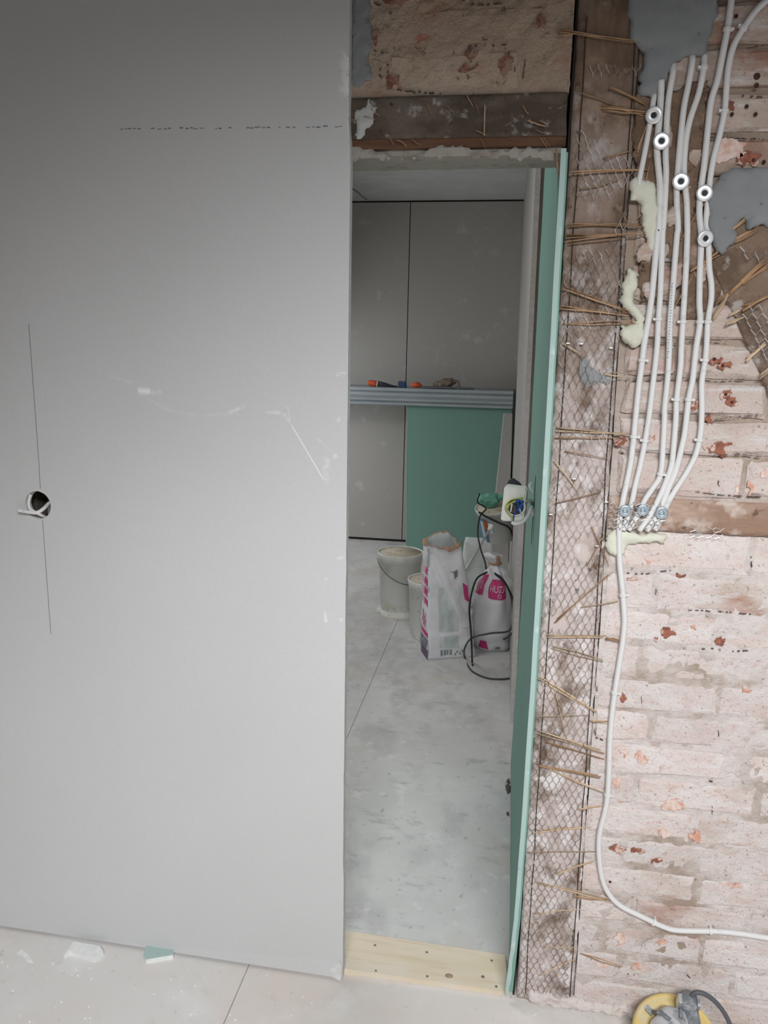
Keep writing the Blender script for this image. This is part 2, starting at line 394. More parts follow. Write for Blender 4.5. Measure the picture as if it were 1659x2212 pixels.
SACK = M('white_sack_paper', (0.74, 0.73, 0.75), 0.7, [(7, 4, 0.45, 0.65, (0.66, 0.665, 0.69), 0.7), (60, 4, 0.67, 0.72, (0.36, 0.34, 0.34), 0.4)], (28, 0.25, 0.006))
SACK_G = M('greenish_sack_print', (0.52, 0.57, 0.56), 0.75, [(14, 4, 0.45, 0.65, (0.60, 0.64, 0.64), 0.8)], (28, 0.25, 0.006))
KRAFT = M('kraft_paper', (0.40, 0.24, 0.155), 0.85, [(25, 4, 0.5, 0.65, (0.58, 0.42, 0.33), 0.7)], (60, 0.3, 0.003))
MAGENTA = M('magenta_print', (0.56, 0.055, 0.195), 0.6)
PINK = M('pale_pink_print', (0.72, 0.38, 0.50), 0.65)
PURPLE = M('purple_print', (0.13, 0.095, 0.145), 0.6)
SLATE = M('slate_print', (0.16, 0.165, 0.195), 0.6, [(30, 2, 0.5, 0.55, (0.34, 0.36, 0.38), 0.7)])
PRINT_G = M('green_black_print', (0.19, 0.25, 0.225), 0.7)
LETTER = M('white_lettering', (0.78, 0.66, 0.70), 0.6)
YELLOW = M('yellow_plastic', (0.70, 0.53, 0.20), 0.45, [(30, 4, 0.50, 0.66, (0.68, 0.60, 0.42), 0.7)])
TOOLGREY = M('grey_tool_plastic', (0.17, 0.18, 0.195), 0.35, [(30, 4, 0.55, 0.68, (0.48, 0.48, 0.48), 0.6)])
CLEAR = M('scuffed_silver_plastic', (0.62, 0.63, 0.65), 0.25, [(40, 4, 0.45, 0.62, (0.24, 0.25, 0.27), 0.9)], metal=0.35)
ORANGE = M('orange_handle', (0.68, 0.12, 0.045), 0.5)
BLUE = M('blue_plastic', (0.045, 0.085, 0.19), 0.5)
LEATHER = M('worn_glove', (0.21, 0.17, 0.13), 0.9, [(40, 4, 0.45, 0.6, (0.31, 0.265, 0.21), 0.8)], (80, 0.6, 0.004))
BOXW = M('box_white_plastic', (0.76, 0.745, 0.70), 0.45, [(20, 4, 0.55, 0.7, (0.64, 0.61, 0.54), 0.5)])
WIREBLUE = M('blue_core', (0.03, 0.09, 0.34), 0.4)
WIREYEL = M('yellow_green_core', (0.42, 0.43, 0.10), 0.5)
CLOTHG = M('green_glove', (0.16, 0.42, 0.31), 0.7)
CLOTHD = M('dark_cloth', (0.045, 0.05, 0.058), 0.85)
GRAPHITE = M('graphite_line', (0.20, 0.20, 0.21), 0.7)

# ================================================================== THE SETTING
def struct(name, bm, mat, parent=None, smooth=False):
    o = obj(name, bm, mat, parent, smooth)
    if parent is None: o['kind'] = 'structure'
    return o
WY = 1.58                                              # face of the old timber-framed wall
BY = 1.556                                             # face of the new plasterboard partition
CEILZ = 2.55
BACKY = 5.86

# ---- floor: slab with recessed joints, panels on top
floor = struct('floor', box(-3.5, 2.2, -3.6, 6.0, -0.06, -0.0025), JOINT)
def panel(x0, x1, y0, y1, mat):
    bm = box(x0 + 0.0012, x1 - 0.0012, y0 + 0.0012, y1 - 0.0012, -0.0025, 0.0, 0.0006)
    obj('floor_panel', bm, mat, floor)
JX = -0.566
for x0, x1 in ((JX - 2.4, JX - 1.2), (JX - 1.2, JX), (JX, JX + 1.2), (JX + 1.2, JX + 2.4)):
    for y0, y1 in ((-3.4, -0.95), (-0.95, 1.70)):
        panel(x0, x1, y0, y1, FLOOR)
for x0, x1 in ((JX - 2.4, JX - 1.2), (JX - 1.2, JX), (JX, JX + 1.2)):
    for y0, y1 in ((1.70, 3.19), (3.19, 5.40), (5.40, 5.95)):
        panel(x0, x1, y0, y1, FLOOR2)

# ---- shell of the front room (behind the photographer) and of the far room
wl = struct('wall_side', box(-3.40, -3.30, -3.5, 1.66, 0, 3.9), SHELL)
wr = struct('wall_window_side', box(2.10, 2.20, -3.5, 1.72, 0, 3.9), SHELL)
bm = box(-3.4, 2.2, -3.6, -3.5, 0, 3.9)
struct('wall_behind', bm, SHELL)
struct('ceiling', box(-3.4, 2.2, -3.6, 1.72, 3.90, 3.98), SHELL)
bm = bmesh.new()                                       # unseen header added to block the upper part of the window light
prism_pts = [(-3.3, 3.9), (-3.3, 0.02), (0.05, 2.43), (2.1, 2.43), (2.1, 3.9)]
lo = [bm.verts.new((x, -0.20, z)) for x, z in prism_pts]; hi = [bm.verts.new((x, -0.06, z)) for x, z in prism_pts]
bm.faces.new(lo); bm.faces.new(hi[::-1])
for k in range(5): bm.faces.new((lo[k], hi[k], hi[(k + 1) % 5], lo[(k + 1) % 5]))
bmesh.ops.recalc_face_normals(bm, faces=bm.faces[:])
struct('added_light_blocker', bm, SHELL)

wb = struct('wall_back', box(-3.4, 0.10, BACKY + 0.013, 6.0, 0, CEILZ + 0.1), DARK)
XJ = -0.795
for x0, x1, z0 in ((-3.3, -2.0, 0.02), (-2.0, XJ, 0.02), (XJ, 0.03, 0.02)):
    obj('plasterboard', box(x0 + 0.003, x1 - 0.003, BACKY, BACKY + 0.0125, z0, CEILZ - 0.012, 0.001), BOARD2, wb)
struct('ceiling_far_room', box(-3.4, 0.3, 1.72, 6.0, CEILZ, CEILZ + 0.1), CEIL)
struct('wall_far_left', box(-2.25, -2.15, 1.7, 6.0, 0, CEILZ), SHELL)

# right wall of the far room: board wall whose light end faces us, green board in the reveal
bm = bmesh.new()
def prism(bm, quad, z0, z1, dx_top=0.0):
    lo = [bm.verts.new((x, y, z0)) for x, y in quad]; hi = [bm.verts.new((x + dx_top, y, z1)) for x, y in quad]
    n = len(quad)
    bm.faces.new(lo[::-1]); bm.faces.new(hi)
    for k in range(n): bm.faces.new((lo[k], lo[(k + 1) % n], hi[(k + 1) % n], hi[k]))
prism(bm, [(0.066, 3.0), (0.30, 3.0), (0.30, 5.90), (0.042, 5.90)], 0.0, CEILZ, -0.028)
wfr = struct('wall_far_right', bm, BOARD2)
bm = bmesh.new(); prism(bm, [(0.0645, 2.985), (0.084, 2.985), (0.084, 3.0), (0.0645, 3.0)], 0.0, CEILZ, -0.027)
obj('board_end', bm, PAPER_EDGE, wfr)
bm = bmesh.new(); prism(bm, [(0.053, 4.6), (0.056, 4.6), (0.056, 4.606), (0.053, 4.606)], 0.25, 2.18, -0.023)
obj('joint_tape', bm, PAPER_EDGE, wfr)
# brown masonry return behind the reveal
struct('wall_return', box(0.086, 0.30, 1.70, 2.985, 0, CEILZ), OLDWOOD)

# reveal board
JXF = 0.0700
bm = bmesh.new()
NZ, NYY = 60, 24
def jamb_x(z, y):
    b = 0.0
    if z < 0.22: b = -0.006 * (1 - z / 0.22) * max(0, 1 - (y - 1.56) / 0.25)
    return JXF + 0.004 * math.sin(z * 2.1) + b + 0.001 * nz(z, y, 3, 7)
def jamb_end(z):
    return 2.66 + 0.03 * nz(z, 1, 2, 5)
rows = []
for i in range(NZ + 1):
    z = 0.03 + (2.32 - 0.03) * i / NZ
    r = []
    for j in range(NYY + 1):
        t = j / NYY
        yf = 1.5655 if z < 1.868 else 1.735
        y = yf + (jamb_end(z) - yf) * t
        zz = z + (0.02 * nz(t * 8, 0, 1) if i == 0 else 0) - (0.03 * t if i == 0 else 0)
        r.append(bm.verts.new((jamb_x(z, y), y, max(0.003, zz))))
    rows.append(r)
for a, b in zip(rows, rows[1:]):
    for j in range(NYY): bm.faces.new((a[j + 1], a[j], b[j], b[j + 1]))
wrev = struct('wall_reveal', bm, GREEN)
e = wrev.modifiers.new('thick', 'SOLIDIFY'); e.thickness = 0.0125; e.offset = -1
# pale folded edge of the reveal board, frayed near the floor
bm = bmesh.new(); rows = []
for i in range(90):
    z = 0.018 + (1.868 - 0.018) * i / 89
    fr = max(0, 1 - z / 0.45)
    jx = 0.0025 * fr * nz(z * 30, 1, 4)
    x0 = jamb_x(z, 1.5655) - 0.001 + jx - 0.004 * fr * fr
    w_ = 0.0100 - 0.0015 * fr + 0.003 * fr * nz(z * 22, 4, 1)
    y0 = 1.5625 - 0.004 * fr * abs(nz(z * 26, 7, 2))
    rows.append([bm.verts.new((x0, 1.572, z)), bm.verts.new((x0, y0, z)), bm.verts.new((x0 + w_, y0, z)), bm.verts.new((x0 + w_, 1.572, z))])
for a, b in zip(rows, rows[1:]):
    for k in range(3): bm.faces.new((a[k], a[k + 1], b[k + 1], b[k]))
bm.faces.new(rows[0][::-1]); bm.faces.new(rows[-1])
obj('folded_edge', bm, GREEN_L, wrev, label='pale folded edge of the green board')
# dark plate painting the shade inside the reveal board's cable slot
bm = bmesh.new()
pz = [(2.005, 1.035), (1.985, 1.10), (1.97, 1.16), (1.975, 1.19), (1.99, 1.165), (2.01, 1.10), (2.02, 1.04), (2.012, 1.0)]
vs = [bm.verts.new((jamb_x(z, y) - 0.0012, y, z)) for y, z in pz]
bm.faces.new(vs)
r = bmesh.ops.extrude_face_region(bm, geom=bm.faces[:])
for v in r['geom']:
    if isinstance(v, bmesh.types.BMVert): v.co.x += 0.004
bmesh.ops.recalc_face_normals(bm, faces=bm.faces[:])
obj('cable_slot', bm, DARK, wrev)
struct('gap_shade_1', box(0.0788, 0.0835, 1.586, 1.72, 0.0, 2.48), DARK)       # dark box painted as the shade in the gap behind the folded edge

# ---- the new partition on the left: board with a real hole, pencil line, score line
HX, HZ, HR = -1.044, 1.137, 0.0315
bm = bmesh.new()
X0, X1, Z0, Z1 = -3.3, -0.3285, 0.006, 2.68
N = 48
ring = [bm.verts.new((HX + HR * math.cos(2 * math.pi * k / N) * (1 + 0.02 * nz(k, 0, 0, 0.9)), BY, HZ + HR * math.sin(2 * math.pi * k / N) * (1.02 + 0.03 * nz(k, 3, 0, 0.9)))) for k in range(N)]
sq = []
for k in range(N):                                     # square frame around the hole
    a = 2 * math.pi * k / N; c, s_ = math.cos(a), math.sin(a); m_ = max(abs(c), abs(s_))
    sq.append(bm.verts.new((HX + 0.08 * c / m_, BY, HZ + 0.08 * s_ / m_)))
for k in range(N): bm.faces.new((ring[k], sq[k], sq[(k + 1) % N], ring[(k + 1) % N]))
def quadf(p): bm.faces.new([bm.verts.new(q) for q in p])
ax0, ax1, az0, az1 = HX - 0.08, HX + 0.08, HZ - 0.08, HZ + 0.08
for (xa, xb, za, zb) in ((X0, ax0, Z0, Z1), (ax0, ax1, az1, Z1), (ax0, ax1, Z0, az0)):
    quadf([(xa, BY, za), (xb, BY, za), (xb, BY, zb), (xa, BY, zb)])
# right field: edge column wanders by a millimetre or two
prev = None
for i in range(61):
    z = Z0 + (Z1 - Z0) * i / 60
    xe = X1 - 0.002 + 0.0012 * nz(z, 2, 0, 14) - (0.0035 if z > 1.92 else 0) + (0.002 if z < 0.3 else 0)
    cur_ = (bm.verts.new((ax1, BY, z)), bm.verts.new((xe, BY - (0.004 if i == 0 else 0), z)), bm.verts.new((xe, 1.5795, z)))
    if prev:
        bm.faces.new((prev[0], prev[1], cur_[1], cur_[0]))
        f = bm.faces.new((prev[1], prev[2], cur_[2], cur_[1])); f.material_index = 1
    prev = cur_
bmesh.ops.remove_doubles(bm, verts=bm.verts[:], dist=1e-6)
ed = [e for e in bm.edges if e.is_boundary and all((v.co - Vector((HX, BY, HZ))).length < 0.04 for v in e.verts)]
r = bmesh.ops.extrude_edge_only(bm, edges=ed)
for v in r['geom']:
    if isinstance(v, bmesh.types.BMVert): v.co.y = 1.5795
for v in r['geom']:
    if isinstance(v, bmesh.types.BMFace): v.material_index = 2
for e in r['geom']:
    if isinstance(e, bmesh.types.BMEdge):
        for f in e.link_faces:
            if abs(f.normal.y) < 0.5 and f.calc_area() < 0.001 and all((v.co - Vector((HX, BY, HZ))).length < 0.05 for v in f.verts): f.material_index = 2
wp = struct('wall_partition', bm, BOARD)
wp.data.materials.append(PAPER_EDGE); wp.data.materials.append(GYPSUM)
obj('rear_board', box(-3.3, -0.42, 1.655, 1.668, 0.0, 2.70), BOARD2, wp)
obj('stud', box(-0.47, -0.42, 1.5800, 1.655, 0.0, 1.86), STEEL, wp)
obj('insulation', box(-3.2, -1.085, 1.615, 1.654, 0.0, 2.6), LINTELWOOD, wp)
bm = bmesh.new()
lp = [W(62, 700, BY - 0.0004), W(73, 850, BY - 0.0004), W(84, 1000, BY - 0.0004), W(87, 1056, BY - 0.0004)]
tube(bm, lp, 0.0007, 4, flat=0.4)
tube(bm, [W(92, 1124, BY - 0.0004), W(101, 1250, BY - 0.0004), W(110, 1370, BY - 0.0004)], 0.0007, 4, flat=0.4)
obj('pencil_line', bm, GRAPHITE, wp, label='thin vertical pencil line through the hole')
bm = bmesh.new(); rr = random.Random(3)
x = -0.80
while x < -0.335:
    l_ = rr.uniform(0.003, 0.009)
    if rr.random() < 0.72:
        z = 1.918 - 0.012 * (x + 0.8) + rr.uniform(-0.001, 0.001)
        bx(bm, x, x + l_, BY - 0.0006, BY + 0.001, z - 0.0006, z + rr.uniform(0.0003, 0.0016))
    x += l_ + rr.uniform(0.001, 0.006)
obj('score_line', bm, GRAPHITE, wp, label='broken scratched line across the upper board')
bm = bmesh.new()                                       # torn paper at the foot of the board's free end
vs = [bm.verts.new(p) for p in ((-0.372, BY - 0.0015, 0.010), (-0.331, BY - 0.012, 0.006), (-0.329, BY - 0.006, 0.045), (-0.338, BY - 0.0012, 0.050))]
bm.faces.new(vs); r = bmesh.ops.extrude_face_region(bm, geom=bm.faces[:])
for v in r['geom']:
    if isinstance(v, bmesh.types.BMVert): v.co.y += 0.0008
obj('torn_corner', bm, PAPER_EDGE, wp)

# ---- the old brick wall right of the post, and over the lintel
def brick_mesh(x0, x1, z0, z1, yf, depth, seed, jit=0.0022, cutl=0.0):
    r = random.Random(seed); ed0 = 0.0014 if z1 < 1.2 else 0.0040
    bm = bmesh.new()
    nx, nzv = 6, 3
    fx = [0, 0.03, 0.30, 0.62, 0.97, 1.0][:]; fz = [0, 0.12, 0.88, 1.0]
    G = []
    tl = r.uniform(-1, 1) * 0.0025; tt = r.uniform(-1, 1) * 0.0018
    for j, b in enumerate(fz):
        row = []
        for i, a in enumerate(fx):
            edge = i in (0, 5) or j in (0, 3)
            x = x0 + (x1 - x0) * a + r.uniform(-1, 1) * jit; z = z0 + (z1 - z0) * b + r.uniform(-1, 1) * jit
            y = yf + tl * (a - .5) + tt * (b - .5) + r.uniform(-1, 1) * 0.0012 + ((ed0 + r.uniform(0, ed0)) if edge else 0)
            row.append(bm.verts.new((x, y, z)))
        G.append(row)
    for j in range(3):
        for i in range(5): bm.faces.new((G[j][i], G[j][i + 1], G[j + 1][i + 1], G[j + 1][i]))
    ed = [e for e in bm.edges if e.is_boundary]
    rr_ = bmesh.ops.extrude_edge_only(bm, edges=ed)
    for v in rr_['geom']:
        if isinstance(v, bmesh.types.BMVert): v.co.y = yf + depth
    return bm
def mortar_slab(x0, x1, z0, z1, y, amp, deep, res=0.012, seed=0):
    bm = bmesh.new(); nx, nq = int((x1 - x0) / res), int((z1 - z0) / res); g = []
    for i in range(nx + 1):
        r = []
        for j in range(nq + 1):
            x, z = x0 + (x1 - x0) * i / nx, z0 + (z1 - z0) * j / nq
            r.append(bm.verts.new((x, y + deep(z) + amp * nz(x, z, seed, 35) + amp * 0.6 * nz(x, z, seed + 3, 90), z)))
        g.append(r)
    for i in range(nx):
        for j in range(nq): bm.faces.new((g[i][j], g[i + 1][j], g[i + 1][j + 1], g[i][j + 1]))
    ed = [e for e in bm.edges if e.is_boundary]
    rr_ = bmesh.ops.extrude_edge_only(bm, edges=ed)
    for v in rr_['geom']:
        if isinstance(v, bmesh.types.BMVert): v.co.y = y + 0.12
    return bm
def deep_r(z): return 0.0008 if z < 1.10 else 0.0008 + min(1, (z - 1.10) / 0.25) * 0.0085
wbr = struct('wall_right', mortar_slab(0.19, 1.15, 0.0, 2.5, WY, 0.0030, deep_r, 0.009), MORTAR)
zl = [1.154, 1.066, 0.981, 0.908, 0.831, 0.759] + [0.759 - 0.0752 * k for k in range(1, 11)]
zl = [z for z in zl if z > 0.0] + [0.0]
zu = [1.222, 1.305, 1.378, 1.453, 1.522, 1.595, 1.668, 1.742, 1.815, 1.888, 1.961, 2.034, 2.107, 2.18, 2.253, 2.326, 2.40]
courses = [(zl[i + 1], zl[i]) for i in range(len(zl) - 1)] + [(zu[i], zu[i + 1]) for i in range(len(zu) - 1)]
k = 0
for ci, (za, zb) in enumerate(courses):
    if zb - za < 0.03: continue
    gap = 0.005 if zb < 1.2 else 0.0055
    offs = (0.487, 0.312, 0.44, 0.295, 0.46, 0.33)[ci % 6]
    xs = [offs + 0.247 * q for q in range(-2, 4)]
    xs = [0.212] + [x for x in xs if 0.25 < x < 1.12] + [1.14]
    for xa, xb in zip(xs, xs[1:]):
        k += 1
        bm = brick_mesh(xa + gap, xb - gap, za + gap, zb - gap, WY - RNG.uniform(-0.001, 0.0025), 0.05, k, 0.0022 if zb < 1.2 else 0.0042)
        obj('brick', bm, BRICK, wbr)
for q in range(16):                                    # bare red spots where the lime skin has come off
    pass
def spot(px, py, rx, rz, mat, seed, name='bare_patch'):
    p = W(px, py, WY - 0.002)
    bm = patch(blob_outline(p.x, p.z, rx, rz, 12, 0.45, seed), WY - 0.0028, 0.0010, res=0.0018, edge=0.002, seed=seed, wob=0.008)
    obj(name, bm, mat, wbr)
SP = [(1552, 968, .020, .014, 0), (1440, 1367, .015, .009, 0), (1533, 905, .009, .007, 0), (1543, 778, .010, .007, 0), (1562, 790, .009, .007, 0), (1568, 853, .010, .008, 0), (1582, 868, .010, .009, 0),
      (1503, 878, .008, .008, 0), (1340, 955, .012, .008, 0), (1408, 948, .006, .008, 0), (1553, 1385, .006, .012, 0), (1375, 1838, .014, .008, 0), (1420, 1860, .010, .008, 0), (1385, 1636, .016, .010, 1), (1350, 1625, .014, .008, 1),
      (1450, 1738, .020, .014, 1), (1432, 1800, .010, .012, 1), (1503, 1805, .014, .012, 1), (1340, 2030, .012, .014, 1), (1335, 1835, .014, .008, 0), (1585, 1913, .020, .005, 1), (1335, 1690, .008, .012, 1), (1430, 2035, .012, .006, 1), (1300, 2085, .016, .008, 1), (1377, 2090, .012, .008, 1),
      (1345, 1508, .006, .012, 0), (1367, 1250, .010, .006, 0), (1400, 1210, .004, .008, 1), (1470, 1243, .008, .004, 0), (1590, 1060, .005, .012, 1), (1620, 1055, .004, .014, 1), (1650, 1025, .006, .008, 1), (1570, 325, .030, .016, 1), (1625, 345, .012, .014, 0), (1580, 230, .006, .006, 0), (1600, 345, .008, .012, 0),
      (1420, 1380, .006, .004, 0), (1497, 1355, .006, .005, 1), (1612, 1490, .006, .006, 1)]
SPD = [(845, 172, .010, .012), (1020, 118, .010, .007), (1010, 148, .014, .005), (1095, 140, .012, .016), (1165, 45, .010, .010), (810, 80, .007, .012), (855, 3, .020, .006)]
for i, (px, py, rx, rz, t) in enumerate(SP): spot(px, py, rx, rz, BARE_O if t else BARE, 100 + i)
for i, (px, py, r_) in enumerate([(1613, 230, .005), (1581, 247, .005), (1632, 247, .005), (1627, 346, .005), (1650, 350, .005), (1543, 776, .005), (1561, 790, .005), (1567, 852, .005), (1581, 869, .005), (1635, 165, .008), (1634, 185, .006), (1590, 35, .005), (1305, 1908, .006), (1318, 1905, .004)]):
    p = W(px, py, WY - 0.003); bm = bmesh.new()
    r_ *= 0.72
    lathe(bm, [(r_ * 0.2, 0), (r_ * 0.95, 0.0002), (r_, 0.0014), (r_ * 0.8, 0.0018)], (p.x, WY - 0.0022, p.z), 10, Matrix.Rotation(math.pi / 2, 3, 'X'))
    obj('nail_hole', bm, M('rusty_nail_hole', (0.060, 0.026, 0.020), 0.95), wbr)

CLY = [(1372, 190), (1420, 215), (1480, 185), (1535, 170), (1528, 250), (1520, 330), (1512, 400), (1512, 470), (1528, 540), (1560, 600), (1548, 660), (1515, 690), (1480, 690), (1470, 640), (1455, 570), (1440, 520), (1425, 560), (1410, 640), (1385, 660), (1372, 600), (1390, 520), (1385, 460), (1372, 400), (1366, 300)]
clay = obj('straw_clay_remnant', patch([(W(*q).x, W(*q).z) for q in CLY], WY - 0.0005, 0.0042, res=0.0045, rough=1.1, edge=0.008, seed=14, wob=0.012), CLAY, wbr, smooth=True)
for i_, (px, py, rx, rz) in enumerate([(1395, 545, .016, .022), (1400, 625, .014, .020), (1463, 600, .010, .026), (1450, 470, .012, .018), (1500, 340, .012, .016), (1440, 300, .010, .020), (1512, 590, .012, .020)]):
    p = W(px, py, WY); obj('broken_brick', patch(blob_outline(p.x, p.z, rx, rz, 8, 0.25, 30 + i_), WY - 0.003, 0.006, res=0.004, rough=0.5, edge=0.005, seed=i_, wob=0.004), BRICK, clay)
p_ = [(1142, 2128), (1160, 2132), (1200, 2142), (1240, 2150), (1290, 2160), (1345, 2166), (1395, 2180), (1395, 2196), (1300, 2186), (1220, 2172), (1150, 2160), (1138, 2150)]
obj('mortar_fillet', patch([(W(*q).x, max(0.001, W(*q).z)) for q in p_], WY - 0.004, 0.014, res=0.004, rough=0.7, edge=0.010, seed=8), M('white_mortar_rubble', (0.66, 0.60, 0.57), 0.95, [(40, 5, 0.45, 0.65, (0.57, 0.47, 0.42), 0.7)], (60, 0.8, 0.006)), wbr)
wol = struct('wall_over_door', mortar_slab(-3.2, 0.075, 1.968, 2.66, WY + 0.002, 0.0036, lambda z: -0.0006), BRICK_D)
k = 0
for ci, (za, zb) in enumerate([(1.972, 2.048), (2.048, 2.124), (2.124, 2.20), (2.20, 2.276)]):
    xs = [-0.62, -0.374, -0.268, -0.014, 0.076] if ci % 2 == 0 else [-0.56, -0.30, -0.06, 0.076]
    for xa, xb in zip(xs, xs[1:]):
        k += 1
        obj('brick', brick_mesh(xa + 0.004, xb - 0.004, za + 0.004, zb - 0.004, WY + 0.0005 + RNG.uniform(-0.001, 0.002), 0.05, 400 + k, 0.005), BRICK_D, wol)
def crack(parent, pts, wd, y, seed):
    rr_ = random.Random(seed); bm = bmesh.new(); P0 = spline([W(px, py, y) for px, py in pts], 4)
    P = []
    for a_, b_ in zip(P0, P0[1:]):
        n_s = max(1, int((b_ - a_).length / 0.0022))
        P += [a_.lerp(b_, q_ / n_s) for q_ in range(n_s)]
    prev = None
    for i_, p in enumerate(P):
        t_ = (P[min(i_ + 1, len(P) - 1)] - P[max(i_ - 1, 0)]).normalized(); n_ = Vector((-t_.z, 0, t_.x))
        p = p + n_ * (0.0016 * nz(i_ * 0.31, seed, 1) + 0.0009 * nz(i_ * 0.9, seed, 5))
        h_ = wd * 0.75 * (0.30 + 1.1 * nz(i_ * 0.45, seed, 9)) * min(1, i_ / 3, (len(P) - 1 - i_) / 3)
        if h_ < 0.0002: prev = None; continue
        c_ = (bm.verts.new(p + n_ * h_), bm.verts.new(p - n_ * h_ * 0.8))
        if prev: bm.faces.new((prev[0], prev[1], c_[1], c_[0]))
        prev = c_
    for v in [v for v in bm.verts if not v.link_faces]: bm.verts.remove(v)
    if not bm.faces: bm.free(); return
    r_ = bmesh.ops.extrude_edge_only(bm, edges=[e for e in bm.edges if e.is_boundary])
    for v in r_['geom']:
        if isinstance(v, bmesh.types.BMVert): v.co.y += 0.005
    obj('joint_shade_strip', bm, CRACKM, parent)
for i_, (px, py, rx, rz) in enumerate(SPD):
    p = W(px, py, WY); obj('bare_patch', patch(blob_outline(p.x, p.z, rx, rz, 12, 0.4, i_), WY - 0.0030, 0.0008, res=0.0018, edge=0.002, seed=i_, wob=0.008), M('dark_red_brick', (0.19, 0.075, 0.055), 0.95, [(60, 4, 0.45, 0.6, (0.33, 0.22, 0.17), 0.8)]), wol)
for i_, (pts, wd) in enumerate([([(836, 128), (838, 155), (836, 196)], .0022), ([(822, 138), (820, 160), (822, 175)], .0030), ([(1136, 118), (1132, 150), (1128, 170), (1124, 166)], .0032), ([(946, 146), (948, 164)], .0014), ([(1002, 30), (1000, 38)], .0025), ([(850, 192), (900, 198), (960, 201)], .0016), ([(1090, 100), (1108, 130), (1114, 168)], .0022), ([(1160, 40), (1168, 50), (1162, 66)], .0025), ([(800, 100), (815, 112), (850, 112)], .0014), ([(1000, 96), (1060, 98), (1110, 94)], .0012), ([(1200, 28), (1206, 46)], .0024), ([(805, 2), (815, 10), (830, 8)], .0024), ([(1010, 8), (1040, 10), (1090, 6)], .0020)]):
    crack(wol, pts, wd, WY - 0.0035, i_)
for i_, (pts, wd) in enumerate([([(1400, 738), (1470, 742), (1520, 734), (1580, 738)], .0016), ([(1350, 818), (1400, 822), (1500, 816), (1560, 820), (1620, 818)], .0018), ([(1390, 648), (1440, 652), (1500, 648)], .0016), ([(1530, 908), (1600, 900), (1659, 896)], .0013), ([(1540, 984), (1600, 982), (1659, 990)], .0016), ([(1555, 1030), (1552, 1045), (1560, 1056)], .0026), ([(1500, 1062), (1560, 1070), (1659, 1074)], .0018), ([(1622, 1200), (1624, 1222), (1621, 1238)], .0020), ([(1350, 1238), (1380, 1240), (1412, 1240)], .0014), ([(1420, 1236), (1460, 1232)], .0010), ([(1418, 1265), (1416, 1305)], .0010), ([(1480, 1318), (1560, 1322), (1640, 1330)], .0012), ([(1582, 1350), (1581, 1366)], .0016), ([(1495, 1398), (1520, 1402), (1550, 1402)], .0016), ([(1580, 1408), (1625, 1406)], .0014), ([(1385, 1495), (1386, 1512), (1388, 1534)], .0013), ([(1290, 1482), (1289, 1500)], .0035), ([(1283, 1576), (1290, 1594), (1308, 1602)], .0026), ([(1302, 1612), (1310, 1624)], .0028), ([(1550, 1570), (1553, 1588), (1551, 1600)], .0018), ([(1395, 1473), (1402, 1492)], .0010), ([(1520, 1688), (1550, 1690)], .0012), ([(1538, 1730), (1540, 1768)], .0010), ([(1640, 720), (1650, 724)], .002), ([(1240, 470), (1241, 490)], .001), ([(1600, 105), (1659, 96)], .0016), ([(1590, 205), (1659, 210)], .0016), ([(1510, 295), (1590, 298), (1659, 300)], .0015), ([(1632, 160), (1636, 178), (1628, 192)], .0030), ([(1345, 2105), (1380, 2108)], .001), ([(1478, 2102), (1496, 2118)], .0018), ([(1240, 2000), (1236, 2040), (1233, 2070)], .0026), ([(1390, 905), (1394, 940)], .0016), ([(1330, 960), (1345, 978), (1360, 975)], .0022)]):
    crack(wbr, pts, wd, WY - 0.0042, 50 + i_)
bm = patch([(W(*p).x, W(*p).z) for p in ((760, -60), (806, -60), (800, 30), (806, 80), (798, 130), (812, 175), (780, 186), (770, 190), (755, 180))], WY + 0.002, 0.007, res=0.006, rough=0.3)
obj('mortar_dab', bm, CEMENT, wol)

struct('wall_upper', box(-3.3, 2.1, 1.60, 1.72, 2.5, 3.9), SHELL)
# far wall return above the door inside, hidden side of the lintel wall

# ================================================================== TIMBERS
def rough_timber(corners, y0, y1, nu, nv, amp, seed, sc=18):
    """front face as a relief between four (x,z) corners bl, br, tr, tl; box behind it"""
    bl, br, tr, tl = [Vector((c[0], 0, c[1])) for c in corners]
    bm = bmesh.new(); G = []
    for j in range(nv + 1):
        row = []; t = j / nv
        a, b = bl.lerp(tl, t), br.lerp(tr, t)
        for i in range(nu + 1):
            s_ = i / nu; p = a.lerp(b, s_)
            e_ = 1 if i in (0, nu) else 0
            wob = (0.0016 * nz(p.z, i, seed, 22)) if e_ else 0
            row.append(bm.verts.new((p.x + wob, y0 + amp * nz(p.x, p.z, seed, sc) + amp * 0.5 * nz(p.x, p.z, seed + 4, sc * 3) + 0.003 * e_, p.z)))
        G.append(row)
    for j in range(nv):
        for i in range(nu): bm.faces.new((G[j][i], G[j][i + 1], G[j + 1][i + 1], G[j + 1][i]))
    ed = [e for e in bm.edges if e.is_boundary]
    r = bmesh.ops.extrude_edge_only(bm, edges=ed)
    back = []
    for v in r['geom']:
        if isinstance(v, bmesh.types.BMVert): v.co.y = y1
    return bm
